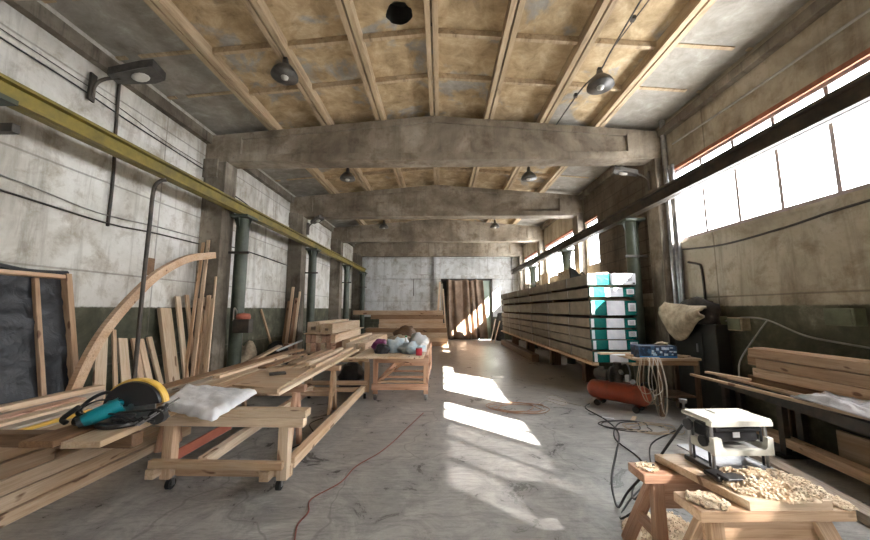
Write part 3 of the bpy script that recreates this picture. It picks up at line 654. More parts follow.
# foil pack
bm=B(); bmesh.ops.create_grid(bm,x_segments=40,y_segments=40,size=.5)
for v in bm.verts:
    u,w=v.co.x+.5,v.co.y+.5
    a=V((-2.62,3.20)).lerp(V((-1.88,2.84)),u); b=V((-3.02,4.02)).lerp(V((-2.02,3.78)),u); q=a.lerp(b,w)
    e=min(u,1-u,w,1-w); hgt=.05*min(1,e/.08)**.5
    v.co=V((q.x+.02*noise.noise(V((w*9,u,0))),q.y+.02*noise.noise(V((u*9,w,4))),.84+hgt+.014*noise.noise(V((u*7,w*7,2)))+.006*noise.noise(V((u*25,w*25,2)))))
r=bmesh.ops.extrude_face_region(bm,geom=bm.faces[:]); 
for v in [g for g in r['geom'] if isinstance(g,bmesh.types.BMVert)]: v.co.z=.832
tag(obj('foil_pack',bm,M['foil_white'],smooth=True),'flat pack wrapped in crinkled white film on the cart end','wrapped pack')
# ------------------------------------------------------------------ circular saw
t=thing('mitre_saw','teal and black folded chop saw with yellow guard lying on planks','saw',(-2.58,2.80,.828),.10); t.scale=(.9,.9,.80)
# base table
bm=B(); lathe(bm,[(.0001,0),(.17,0),(.19,.02),(.19,.045),(.16,.055),(.0001,.055)],n=28); box(bm,(-.05,.05,.03),(.62,.10,.05),bev=.01); obj('saw_base',bm,M['black_plastic'],t)
bm=B(); box(bm,(.05,.1,.075),(.46,.02,.05)); box(bm,(.24,-.02,.06),(.3,.05,.02)); obj('fence',bm,M['zinc'],t)
# big blade guard: half disc shell in plane facing camera
def halfdisc(r0,r1,a0,a1,y0,y1,c,n=26):
    bm=B(); ri=[]
    for i in range(n+1):
        a=a0+(a1-a0)*i/n; ca,sa=math.cos(a),math.sin(a)
        ri.append([bm.verts.new((c[0]+r*ca,y,c[1]+r*sa)) for r,y in ((r0,y0),(r1*.97,y0),(r1,y0+.02),(r1,y1-.02),(r1*.97,y1),(r0,y1))])
    for a,b in zip(ri,ri[1:]):
        for k in range(6): bm.faces.new((a[k],a[(k+1)%6],b[(k+1)%6],b[k]))
    bm.faces.new(ri[0][::-1]); bm.faces.new(ri[-1]); return bm
c=(.07,.17)
obj('blade_guard',halfdisc(.03,.245,.12,PI*.98,-.03,.06,c),M['black_plastic'],t)
obj('guard_rim',halfdisc(.235,.268,.10,PI*.80,.0,.075,c),M['yellow_plastic'],t)
bm=B(); cyl(bm,(c[0],-.02,c[1]),(c[0],-.005,c[1]),.2,n=40); obj('saw_blade',bm,M['zinc'],t)
bm=B(); cyl(bm,(-.15,-.15,.11),(.0,-.04,.20),.068,.075,n=20); cyl(bm,(-.19,-.18,.09),(-.15,-.15,.11),.055,.068,n=20); obj('motor_housing',bm,M['teal_plastic'],t,smooth=False)
bm=B(); box(bm,(-.05,-.04,.21),(.12,.09,.07),bev=.02); obj('gear_case',bm,M['teal_plastic'],t)
bm=B(); cyl(bm,(-.215,-.2,.078),(-.19,-.18,.09),.05,n=16);  cyl(bm,(-.31,-.08,.07),(-.20,-.1,.07),.055,n=16); obj('motor_cap',bm,M['black_plastic'],t)
bm=B(); tube(bm,[(-.02,0,.27),(-.16,-.02,.31),(-.27,-.05,.24),(-.32,-.08,.14),(-.22,-.14,.13)],.017,n=8); obj('handle',bm,M['black_plastic'],t,smooth=True)
bm=B(); tube(bm,[(-.05,-.05,.25),(-.2,-.06,.24),(-.33,-.04,.16),(-.30,-.02,.10),(-.15,-.1,.13),(.05,-.15,.14),(.2,-.14,.13)],.008,n=6); tube(bm,[(-.3,-.1,.2),(-.4,-.12,.1),(-.36,-.13,.06)],.022,n=8); obj('power_cord',bm,M['cable_black'],t,smooth=True)
for q in ((-.02,0),(.09,0)):
    pass
bm=B(); cyl(bm,(-.05,-.1,.13),(.38,-.06,.15),.011,n=10); cyl(bm,(-.02,-.12,.10),(.33,-.1,.05),.011,n=10); obj('slide_rail',bm,M['black_plastic'],t)
bm=B(); cyl(bm,(.22,-.16,.03),(.46,.0,.24),.008,n=10); cyl(bm,(.25,-.17,.03),(.43,-.03,.19),.006,n=8); obj('steel_rod',bm,M['zinc'],t)
bm=B(); cyl(bm,(.33,-.09,.08),(.33,-.03,.08),.07,n=20); box(bm,(.36,-.05,.15),(.08,.05,.05),bev=.01); cyl(bm,(.38,-.06,.15),(.40,-.06,.2),.015,n=10); obj('lock_knob',bm,M['black_plastic'],t)
bm=B()
for i in range(5): 
    bar(bm,(.0+i*.06,-.13,.05),(.07+i*.06,-.13,.10),.01,.012); bar(bm,(.07+i*.06,-.13,.05),(.0+i*.06,-.13,.10),.01,.012)
obj('side_grille',bm,M['black_plastic'],t)
# ------------------------------------------------------------------ trolley 2 with clutter
t=thing('workshop_trolley','tall timber trolley table on castors carrying bags and bottles','trolley',(0,0,0)); W=M['pine_pink']
X0,X1,Y0,Y1=-1.28,-.30,6.72,9.35
plank('tabletop',(-.97,6.2,.865),(-.97,10.3,.865),1.3,.03,M['pine_pale'],t)
for xx,yy in ((X0,Y0),(X1,Y0),(X0,Y1),(X1,Y1)):
    plank('leg',(xx,yy,.11),(xx,yy,.85),.09,.07,W,t,up=(0,1,0)); caster(t,xx,yy-.01,'zinc',.05)
plank('lower_rail',(-1.34,6.66,.26),(-.25,6.66,.26),.05,.11,W,t); plank('lower_rail',(X0-.02,9.41,.26),(-.25,9.41,.26),.05,.11,W,t)
plank('lower_shelf',(-1.3,6.75,.34),(-.3,6.75,.34),.09,.03,M['pine_warm'],t)
plank('side_rail',(X1,6.78,.26),(X1,9.3,.26),.05,.11,W,t); plank('side_rail',(X0,6.78,.26),(X0,9.3,.26),.05,.11,W,t)
plank('upper_rail',(X0,6.67,.76),(-.25,6.67,.76),.04,.10,W,t); plank('upper_rail',(X1,6.78,.80),(X1,9.3,.80),.04,.08,W,t)
plank('diagonal_brace',(-1.22,6.70,.36),(-.72,6.70,.71),.04,.09,W,t,up=(0,1,0)); plank('diagonal_brace',(X1+.01,9.2,.33),(X1+.01,8.5,.76),.04,.08,W,t)
plank('shelf_slat',(X0+.04,7.4,.30),(X1-.04,7.4,.30),.12,.03,W,t); plank('shelf_slat',(X0+.04,8.1,.30),(X1-.04,8.1,.30),.12,.03,W,t)
ZT=.881
def bag(name,label,cat,p,s,m_,seed,amp=.3):
    bm=B(); blob(bm,(0,0,0),s,amp,2.2,seed); o=obj(name,bm,M[m_],smooth=True,loc=p); tag(o,label,cat); return o
bag('plastic_bag','crumpled purple bag at the left of the trolley clutter','bag',(-1.28,7.2,ZT),(.15,.18,.15),'bag_purple',1)
bag('plastic_bag','crumpled black bag at the front of the trolley clutter','bag',(-1.16,6.74,ZT),(.14,.12,.12),'bag_black',2)
bag('plastic_bag','pale blue crumpled bag in the middle of the trolley clutter','bag',(-.92,6.95,ZT),(.18,.16,.17),'bag_light',3,.4)
bag('plastic_bag','whitish crumpled bag at the aisle side of the trolley clutter','bag',(-.60,6.74,ZT),(.20,.15,.13),'bag_light',5,.45)
bag('cloth_bundle','beige cloth heap at the back of the trolley clutter','cloth',(-.95,8.1,ZT),(.32,.28,.17),'sack_beige',6)
bag('cloth_bundle','dark brown heap behind the spray bottle on the trolley','cloth',(-.95,8.9,ZT),(.30,.25,.28),'wood_dark',8)
bag('plastic_bag','white bulging bag at the back right of the trolley clutter','bag',(-.5,7.9,ZT),(.2,.2,.2),'white_plastic',9)
t=thing('carton','white carton with a blue panel standing on the trolley','carton',(-.37,7.02,ZT),.2); bm=B(); box(bm,(0,0,.085),(.14,.12,.17),bev=.004); obj('carton_body',bm,M['white_plastic'],t); bm=B(); box(bm,(0,-.061,.08),(.08,.003,.10)); obj('blue_panel',bm,M['blue_cool'],t)
t=thing('spray_bottle','translucent bottle with green collar on the trolley','bottle',(-.78,7.6,ZT)); bm=B(); lathe(bm,[(.055,0),(.06,.02),(.06,.15),(.03,.2),(.025,.24),(.0001,.24)],n=16); obj('bottle_body',bm,M['white_plastic'],t,smooth=True); bm=B(); lathe(bm,[(.062,.03),(.062,.06),(.061,.06)],n=16); cyl(bm,(0,0,.24),(0,0,.28),.02,n=10); obj('collar',bm,M['green_plastic'],t)
t=thing('paint_can','small red can in the trolley clutter','can',(-.42,6.48,ZT)); bm=B(); cyl(bm,(0,0,0),(0,0,.13),.06,n=20); obj('can_body',bm,M['red_plastic'],t); bm=B(); cyl(bm,(0,0,.13),(0,0,.14),.055,n=20); obj('can_lid',bm,M['zinc'],t)
bag('plastic_bag','big black bag in the shade on the floor under the boards by the trolley','bag',(-1.95,7.5,0.0),(.28,.3,.38),'bag_black',11,.2)
# ------------------------------------------------------------------ bundle of pink-ended boards and slotted beams
rowl=['leftmost','second','third','fourth','fifth','rightmost']
for r_ in range(2):
    for c_ in range(6):
        x_=-3.30+c_*.125; z0=.702+r_*.21; e=random.uniform(-.06,.06)
        plank('stacked_board',(x_,8.45+e,z0+.103),(x_,11.1+e,z0+.103),.11,.20,M['pine_pink' if (c_+r_)%3 else 'pine_pale'],label='pink-ended board, %s of the %s row of the bundle on trestles'%(rowl[c_],('lower','upper')[r_]),cat='board',group='bundle of pink-ended boards')
plank('cover_board',(-2.98,8.38,1.14),(-2.98,11.2,1.14),.86,.03,M['pine_pale'],label='wide thin board laid over the bundle beneath the slotted beams',cat='board')
plank('slotted_beam',(-3.22,8.5,1.29),(-3.22,11.2,1.29),.30,.265,M['pine_pale'],slot=.22,label='thick pale beam with a dark end slot, left of the two on the bundle',cat='beam',group='slotted beams on the bundle')
plank('slotted_beam',(-2.76,8.15,1.275),(-2.76,10.9,1.275),.28,.235,M['pine_pale'],slot=.3,label='thick pale beam with a square end hole, right of the two on the bundle',cat='beam',group='slotted beams on the bundle')
plank('slotted_beam',(-2.38,8.5,.84),(-2.38,11.2,.84),.20,.275,M['pine_pale'],label='plain pale beam lying against the right side of the bundle',cat='beam')
for i,(x_,l) in enumerate(((-2.15,'small beam with an end hole, left of the pair beside the trolley'),(-1.90,'small beam with an end hole, right of the pair beside the trolley'))):
    plank('slotted_beam',(x_,8.05,.84),(x_+.04,11.0,.84),.22,.20+.075*(0),M['pine_pale'],slot=.35,label=l,cat='beam',group='small holed beams')
for i in range(4):
    plank('stacked_board',(-4.22+i*.085,9.2,.20),(-4.22+i*.085,9.2,.82),.16,.07,M['pine_pink'],up=(1,0,0),label='%s of four short upright offcuts by the left wall before the bunch of boards'%rowl[i],cat='board',group='short upright offcuts')
plank('timber_block',(-4.4,9.2,.1),(-3.8,9.2,.1),.3,.195,M['wood_brown'],label='brown block under the short upright offcuts',cat='block')
plank('metal_angle',(-3.82,7.9,.78),(-3.45,8.4,.98),.07,.03,M['white_plastic'],label='white metal strip leaning up toward the bundle of boards',cat='strip')
bag('rag_heap','dark rag heap on the left by the wall behind the brown board','rags',(-4.15,8.62,.0),(.30,.30,.58),'cloth_dark',14,.3)
bag('rag_heap','grey-brown crumpled sack by the wall behind the first green post','sack',(-4.45,7.75,0),(.22,.25,.66),'sack_beige',15,.25)
plank('leaning_board',(-4.1,7.3,.62),(-3.75,7.9,.9),.16,.04,M['pine_pale'],label='short pale board tilted in front of the grey-brown sack',cat='board')
# ------------------------------------------------------------------ back timber stack
bk=[(-4.3,.1,16.6,1.72,.16,'pine_warm'),(-3.4,.15,16.45,1.50,.20,'wood_brown'),(-3.0,.1,16.5,1.28,.2,'pine_warm'),(-3.0,.2,16.4,1.06,.2,'pine_warm'),(-3.6,.28,16.3,.84,.2,'wood_brown'),(-3.6,.3,16.3,.62,.2,'pine_pale'),(-3.6,.32,16.25,.40,.2,'pine_warm'),(-3.6,.3,16.3,.18,.2,'wood_brown')]
ord_=['topmost','second from the top','third from the top','fourth from the top','fifth from the top','third from the bottom','second from the bottom','bottom']
z=0.0
for i,(xa,xb,yy,zt,hh,mm) in reversed(list(enumerate(bk))):
    plank('stacked_timber',(xa,yy+.2,z+.105),(xb,yy+.2,z+.105),.7-.0*i,.205,M[mm],label='long timber lying crosswise before the back wall, %s of the stack'%ord_[i],cat='timber',group='crosswise timber stack at the back'); z+=.21
for i,(a,b,w,mm,l) in enumerate(((( -.28,18.9,.02),(-.05,19.3,3.3),.12,'pine_pale','tall greenish pale board, leftmost of three leaning beside the curtain'),((.02,18.9,.02),(.05,19.3,3.2),.10,'wood_grey','tall greyish board, middle of three leaning beside the curtain'),((.3,18.9,.02),(.12,19.3,2.9),.08,'pine_pale','tall thin board, right of three leaning beside the curtain'))):
    plank('leaning_board',a,b,w,.03,M[mm],up=(0,1,0),label=l,cat='board',group='boards beside the curtain')
bag('coat_heap','dark heap against the right side of the curtained doorway','heap',(3.3,19.1,0),(.25,.25,1.0),'cloth_dark',21,.15)
for i,(a,b,l) in enumerate((((2.6,17.9,.02),(3.0,18.7,1.2),'left stick of two leaning at the right of the curtain'),((2.75,17.7,.02),(3.2,18.5,1.1),'right stick of two leaning at the right of the curtain'))):
    plank('stick',a,b,.05,.04,M['pine_pale'],label=l,cat='stick')
wire('wall_conduit',[(-1.6,19.58,2.5),(-1.6,19.58,3.7),(-1.2,19.58,3.75),(-.45,19.58,3.75)],.03,M['pvc_grey'],'angled conduit on the back wall left of the concrete post','conduit',k=1)
# ------------------------------------------------------------------ wrapped panel stack
zint=[(2.48,2.25),(2.19,2.00),(1.92,1.62),(1.56,1.37),(1.33,1.14),(1.12,.93),(.89,.68)]
PX0,PX1,PYa,PYb=3.08,4.0,7.0,17.2
nm=['topmost','second','third','fourth','fifth','sixth','bottom']
stackroot=[]
for i,(zt,zb) in enumerate(zint):
    h=zt-zb; ex=.05 if i==0 else 0; dx=random.uniform(-.02,.02) if i else 0
    t=thing('wrapped_panel_pack','panel pack with green and white end wrap, %s'%(nm[i]+' of the stack' if i in(0,6) else nm[i]+' from the top of the stack'),'panel pack',((PX0+PX1)/2+dx,PYa,zb),group='wrapped panel packs')
    W=(PX1-PX0)+ex; L=PYb-PYa
    bm=B()
    box(bm,(0,L/2+.01,h/2),(W-.02,L,h-.006))
    for k in range(1,3): box(bm,(0,L/2+.01,h*k/3),(W-.008,L-.01,.006))
    obj('panel_bundle',bm,M['panel_core'],t)
    bm=B(); y0=-.02; y1=.05
    vs_=box(bm,(0,.02,h/2),(W+.012,.08,h+.004),bev=.006)
    obj('end_wrap',bm,M['wrap_white' if i==0 else 'wrap_green'],t)
    wr=t.children[-1]
    bm=B(); box(bm,(.03 if i else -.18,-.022,h/2),((.36 if i else .3),.005,h*.98)); obj('wrap_band',bm,M['wrap_white' if i else 'wrap_green'],t,label='plain band across the end wrap')
    bm=B(); box(bm,(-.43,-.0225,h/2),(.06,.006,h*.9)); obj('edge_tape',bm,M['paper_white'],t)
    bm=B(); box(bm,(.36,-.0255,h*.55),(.15,.005,h*.55)); obj('paper_label',bm,M['paper_white'],t,label='white paper label')
    bm=B(); 
    for q in range(5): box(bm,(.36,-.029,h*(.38+.08*q)),(.10,.002,h*.025))
    box(bm,(.44,-.029,h*.12),(.05,.002,.03)); obj('label_print',bm,M['black_plastic'],t)
    for yy in (1.2,2.8,4.6,6.4,8.4,9.8):
        bm=B(); box(bm,(0,yy,h/2),(W+.006,.03,h+.006)); obj('strap',bm,M['pvc_grey'],t)
    gap=zint[i+1][0] if i<6 else zb-.06
    gh=zb-gap
    if i<6:
        for yy in (.12,2.4,4.8,7.2,9.8):
            bm=B(); box(bm,(0,yy,-gh/2+.001),(W-.06 if yy>.2 else W-.1,.09,gh-.004)); obj('spacer',bm,M['wood_dark'],t)
# skid and cribbing below
t=thing('stack_cradle','timber skid and blocks that hold the panel stack off the floor','skid',(3.54,7.0,0))
plank('skid_beam',(-.42,.0,.645),(-.42,10.4,.645),.14,.06,M['pine_warm'],t); plank('skid_beam',(.38,.0,.645),(.38,10.4,.645),.14,.06,M['pine_warm'],t)
for yy in (1.5,4.0,7.0,9.8):
    plank('cross_bearer',(-.2,yy,.54),(.45,yy,.54),.16,.15,M['wood_dark'],t)
    plank('support_block',(.1,yy,.0),(.1,yy,.465),.3,.2,M['wood_dark'],t,up=(0,1,0))
    plank('bearer_tip',(-.46,yy,.585),(-.2,yy,.585),.14,.06,M['wood_dark'],t)
plank('floor_beam',(3.15,11.5,.12),(3.1,17.0,.12),.24,.235,M['wood_dark'],label='long dark beam on the floor beneath the far half of the panel stack',cat='beam')
# small things on top of the stack
t=thing('hand_tool','small dark tool standing on the near half of the panel stack','tool',(3.5,8.6,2.484),.4); bm=B(); extrude_poly(bm,[(-.2,0,0),(.1,0,0),(.2,0,.12),(.05,0,.16),(-.12,0,.3),(-.22,0,.32)],(0,.06,0)); obj('tool_body',bm,M['machine_and_shade_dark'],t); bm=B(); tube(bm,[(.1,.03,.14),(.2,.03,.2),(.28,.03,.12)],.02,n=6); obj('handle',bm,M['black_plastic'],t)
plank('offcut_block',(3.3,7.15,2.505),(3.55,7.15,2.505),.06,.04,M['pine_pale'],label='small pale offcut on the near edge of the panel stack',cat='block')
for i,(yy,hh,ww) in enumerate(((12.9,.62,.9),(10.9,.5,1.1))):
    bm=B(); bx(bm,3.98,4.02,yy-ww/2,yy+ww/2,2.484,2.484+hh); bx(bm,3.7,3.98,yy-ww/2,yy-ww/2+.03,2.484,2.53); bx(bm,3.7,3.98,yy+ww/2-.03,yy+ww/2,2.484,2.53)
    tag(obj('carton_board',bm,M['sack_beige']),('far','near')[i]+' tan board standing on edge on the panel stack before the windows','board')
# ------------------------------------------------------------------ compressor
t=thing('air_compressor','rusty red horizontal air compressor with pump on top','compressor',(3.17,6.28,0),math.atan2(-.62,.58)+.0)
bm=B(); L=.42; R=.165; zc=.27
prof=[(0.0001,-L-.11),(R*.5,-L-.095),(R*.85,-L-.05),(R,-L),(R,0),(R,L),(R*.85,L+.05),(R*.5,L+.095),(.0001,L+.11)]
lathe(bm,prof,n=28); bmesh.ops.transform(bm,matrix=Matrix.Translation((0,0,zc))@Matrix.Rotation(PI/2,4,'Y'),verts=bm.verts[:]); obj('tank',bm,M['tank_red'],t,smooth=True)
for s in (-1,1):
    for yy in (-1,1):
        bm=B(); cyl(bm,(s*.32,yy*.13-.02,.055),(s*.32,yy*.13+.02,.055),.055,n=18); obj('wheel',bm,M['black_rubber'],t)
    bm=B(); box(bm,(s*.32,0,.09),(.06,.24,.04)); obj('foot_bracket',bm,M['tank_red'],t)
bm=B(); box(bm,(0,0,.445),(.55,.2,.015)); obj('mounting_plate',bm,M['tank_red'],t)
bm=B(); cyl(bm,(-.36,-.01,.56),(-.16,-.01,.56),.085,n=20); cyl(bm,(-.38,-.01,.56),(-.36,-.01,.56),.075,n=20); box(bm,(-.26,-.01,.47),(.18,.12,.03)); box(bm,(-.25,-.01,.66),(.09,.06,.05)); obj('motor',bm,M['dark_steel'],t)
bm=B(); cyl(bm,(.02,0,.45),(.02,0,.6),.075,n=18)
for q in range(6): cyl(bm,(.02,0,.6+q*.025),(.02,0,.612+q*.025),.085,n=18); cyl(bm,(.02,0,.612+q*.025),(.02,0,.625+q*.025),.06,n=18)
cyl(bm,(.02,0,.75),(.02,0,.79),.07,n=18); obj('pump_cylinder',bm,M['dark_steel'],t)
bm=B(); cyl(bm,(-.08,-.06,.58),(-.05,-.06,.58),.14,n=24); obj('flywheel',bm,M['dark_steel'],t)
bm=B(); tube(bm,[(.06,.0,.76),(.17,0,.79),(.22,0,.66),(.22,0,.5),(.24,0,.43)],.014,n=8); obj('outlet_pipe',bm,M['zinc'],t,smooth=True)
bm=B(); box(bm,(.19,-.03,.54),(.08,.08,.12),bev=.01); cyl(bm,(.28,-.05,.5),(.28,-.075,.5),.04,n=14); cyl(bm,(.1,-.05,.62),(.1,-.1,.66),.035,n=12); obj('pressure_switch',bm,M['zinc'],t)
bm=B(); tube(bm,[(.38,0,.40),(.40,0,.48),(.5,0,.50),(.55,0,.45)],.014,n=8); obj('handle',bm,M['black_plastic'],t,smooth=True)
# ------------------------------------------------------------------ right work table
t=thing('work_table','low cluttered worktable against the right side behind the compressor','table',(3.75,6.05,0))
bm=B(); box(bm,(0,0,.92),(1.1,.62,.035),bev=.004); obj('tabletop',bm,M['plywood'],t)
for sx_ in (-.12,.5):
    for sy_ in (-.25,.25): plank('leg',(sx_,sy_,0),(sx_,sy_,.902),.06,.06,M['wood_dark'],t,up=(0,1,0))
plank('apron',(-.5,-.28,.86),(.5,-.28,.86),.03,.08,M['wood_brown'],t)
plank('lower_shelf',(-.1,0,.3),(.48,0,.3),.45,.03,M['wood_dark'],t)
t=thing('printed_box','dark blue box with pale printed patches on the right worktable','box',(3.62,5.90,.938),-.03)
bm=B(); box(bm,(0,0,.1),(.62,.26,.20),bev=.004); obj('carton_body',bm,M['navy_print'],t)
bm=B()
random.seed(3)
for q in range(14):
    bm=B(); box(bm,(random.uniform(-.2,.29),-.1315,random.uniform(.05,.17)),(random.uniform(.02,.07),.002,random.uniform(.015,.045)))
    obj('printed_patch',bm,M['blue_cool'],t)
bm=B(); box(bm,(0,-.1315,.02),(.6,.0025,.02)); obj('print_stripe',bm,M['blue_plastic'],t)
bm=B(); blob(bm,(.14,0,.20),(.10,.06,.035),.3,2,4); tag(obj('cloth_wad',bm,M['sack_beige'],loc=(3.62,5.90,.94),smooth=True),'small beige wad lying on the dark blue printed box','cloth')
for (a,b,w,th_,mm,l,z_) in (((2.86,6.25),(3.5,6.28),.12,.03,'pine_pale','pale flat board at the back left of the right worktable',.938),((3.24,6.05),(3.26,5.9),.05,.04,'pine_warm','small block at the left edge of the right worktable',.938),((3.02,6.08),(3.5,6.13),.09,.02,'paper_white','white sheet strip at the left front of the right worktable',.98) ,((4.0,5.82),(4.25,6.0),.12,.02,'pine_pale','pale offcut on the right corner of the right worktable',.938)):
    plank('offcut_board',(a[0],a[1],.938+th_/2),(b[0],b[1],.938+th_/2),w,th_,M[mm],label=l,cat='board')
# carton/crate under the table and dark machine with sack
t=thing('dark_cabinet','tall dark machine cabinet in the corner behind the right worktable','cabinet',(4.47,5.95,0)); bm=B(); box(bm,(0,0,.75),(.22,.95,1.5),bev=.01); obj('cabinet_body',bm,M['machine_and_shade_dark'],t); bm=B(); box(bm,(-.125,.1,.9),(.012,.6,.9)); obj('cabinet_door',bm,M['machine_and_shade_dark'],t); bm=B(); box(bm,(-.14,-.1,1.1),(.02,.02,.14)); obj('handle',bm,M['zinc'],t)
bm=B(); nx,nz=24,16; vs=[]
for j in range(nz+1):
    row=[]
    for i in range(nx+1):
        u=i/nx; w=j/nz; y=6.52-u*.98; top=1.86-.10*u; low=top-(.62*math.sin(min(1,(u+.12)*1.0)*PI)**.7 if u<.75 else .30*(1-(u-.75)*2.5)); z=top+(low-top)*w
        row.append(bm.verts.new((4.26-.10*math.sin(PI*w)-.03*noise.noise(V((u*5,w*5,0)))+.05*(1-w),y,z)))
    vs.append(row)
for j in range(nz):
    for i in range(nx): bm.faces.new((vs[j][i],vs[j][i+1],vs[j+1][i+1],vs[j+1][i]))
o=obj('hanging_sack',bm,M['sack_beige'],smooth=True); s_=o.modifiers.new('s','SOLIDIFY'); s_.thickness=.04; tag(o,'crumpled beige sack draped over the dark cabinet by the right wall','sack')
bm=B(); blob(bm,(4.45,5.95,1.5),(.16,.45,.28),.2,2,31); tag(obj('cloth_bundle',bm,M['cloth_dark'],smooth=True),'dark bundle on top of the cabinet behind the beige sack','cloth')
# ------------------------------------------------------------------ roller rail table
t=thing('steel_rail_bench','long narrow black steel rail bench on posts along the right side','bench',(0,0,0))
def R(y): return 3.84+(y-2.6)*.155   # x of the rail line
bm=B()
bar(bm,(R(2.0),2.0,.645),(R(5.4),5.4,.645),.02,.12); bar(bm,(R(2.0)+.26,2.0,.645),(R(5.4)+.26,5.4,.645),.02,.12); bar(bm,(R(2.0)+.01,2.0,.70),(R(5.4)+.01,5.4,.70),.05,.012)
obj('side_rail',bm,M['dark_steel'],t)
bm=B()
y=2.1
while y<5.6:
    bar(bm,(R(y),y,.66),(R(y)+.26,y,.66),.05,.03); y+=.5
obj('cross_bar',bm,M['dark_steel'],t)
for yy in (3.2,4.3,5.3,2.1):
    for k in (0.02,.24):
        bm=B(); bar(bm,(R(yy)+k,yy,.03),(R(yy)+k,yy,.59),.07,.07,up=(0,1,0)); obj('post',bm,M['dark_steel'],t)
    bm=B(); box(bm,(R(yy)+.13,yy,.016),(.42,.14,.03)); obj('foot_plate',bm,M['dark_steel'],t)
# sticks on the bench
for (ya,xa,yb,xb,z_,w,tt,mm,l) in ((5.95,3.90,3.0,4.02,.735,.05,.035,'pine_pale','long pale strip on the steel rail bench, nearest the aisle'),(5.9,4.3,3.1,4.10,.735,.05,.035,'pine_pale','long pale strip on the steel rail bench, nearest the timber'),(5.0,4.10,3.3,4.16,.71+.06,.04,.03,'pine_warm','short warm strip between the two long strips on the bench')):
    plank('wood_strip',(xa,ya if ya<5.45 else 5.45,z_+.0),(xb,yb,z_),w,tt,M[mm],label=l,cat='strip',group='strips on the rail bench')
plank('wood_strip',(4.02,5.3,.80),(4.18,4.75,.80),.07,.03,M['pine_pale'],label='short pale strip lying crossed over the far end of the rail bench',cat='strip')
for i,(yy,l) in enumerate(((4.85,'far white tag-like bar on the rail bench'),(4.15,'near white tag-like bar on the rail bench'))):
    bm=B(); box(bm,(0,0,.012),(.06,.16,.024),bev=.004); tag(obj('metal_piece',bm,M['white_plastic'],loc=(R(yy)+.10,yy,.752 if False else .708),rot=(0,0,-.3)),l,'metal piece')
# clear film bag on near end
bm=B(); bmesh.ops.create_grid(bm,x_segments=40,y_segments=60,size=.5)
for v in bm.verts:
    u,w=v.co.x,v.co.y; y=3.25+w*1.5; x_=R(y)+.08+u*.34
    hgt=.07+.06*noise.noise(V((u*6,w*6,3)))+.03*noise.noise(V((u*16,w*12,7))); e=min(.5-abs(u),.5-abs(w))
    v.co=V((x_,y,.76+max(0,hgt)*min(1,e*8)+.012))
o=obj('plastic_film',bm,M['clear_film'],smooth=True); s_=o.modifiers.new('s','SOLIDIFY'); s_.thickness=.004; tag(o,'crumpled clear plastic film heaped on the near end of the rail bench','plastic film')
# timbers right
tm=[(4.22,4.75,1.9,1.165,.15,.12,'pine_warm','upper front timber of the stack along the right wall'),
(4.38,4.85,1.9,1.165,.15,.12,'pine_warm','upper back timber of the stack along the right wall'),
(4.22,4.65,3.35,1.035,.15,.13,'pine_warm','middle front timber with cut end, in the right wall stack'),
(4.38,4.95,2.0,1.035,.15,.13,'wood_brown','middle back timber of the right wall stack'),
(4.24,4.72,3.35,.905,.17,.12,'pine_warm','third-tier front timber with cut end, in the right wall stack'),
(4.41,4.8,2.2,.905,.15,.12,'wood_brown','third-tier back timber of the right wall stack'),
(4.42,4.9,2.2,.78,.36,.12,'wood_brown','lowest timber of the right wall stack, above its blocks')]
for (x_,ya,yb,zc,w,h,mm,l) in tm:
    plank('stacked_timber',(x_+.04,ya,zc),(x_+.04,yb,zc),w-.004,h-.004,M[mm],label=l,cat='timber',group='timbers along the right wall')
for i,yy in enumerate((2.5,3.55,4.6)):
    plank('bearer_block',(4.50,yy,.0),(4.50,yy,.715),.16,.18,M['wood_dark'],up=(0,1,0),label='dark bearer block under the %s of the right wall timbers'%('near end','middle','far end')[i],cat='block')
# low lumber below the bench
for (xa,ya,xb,yb,zc,w,h,mm,l) in ((3.42,2.2,3.85,5.3,.045,.16,.09,'wood_grey','grey plank on the floor just aisle-side of the rail bench'),(3.66,2.2,4.06,5.2,.145,.0,.0,'',''),(4.05,3.35,4.28,5.2,.17,.14,.10,'pine_warm','plank raised under the rail bench, near the posts'),(4.36,2.2,4.37,3.95,.22,.05,.42,'plywood','broad tan board on edge beneath the rail bench')):
    if w: plank('low_plank',(xa,ya,zc),(xb,yb,zc),w,h,M[mm],label=l,cat='plank',group='lumber beneath the rail bench')
t=thing('paint_bucket','grey metal bucket on the floor beneath the far end of the rail bench','bucket',(3.95,5.0,0)); bm=B(); lathe(bm,[(.11,0),(.14,.26),(.145,.26),(.145,.27),(.132,.27),(.105,.01),(.0001,.01)],n=22); obj('bucket_body',bm,M['zinc'],t,smooth=False); bm=B(); tube(bm,[(-.14,0,.25),(-.1,.06,.33),(0,.1,.36),(.1,.06,.33),(.14,0,.25)],.004,n=6); obj('bail_handle',bm,M['dark_steel'],t)
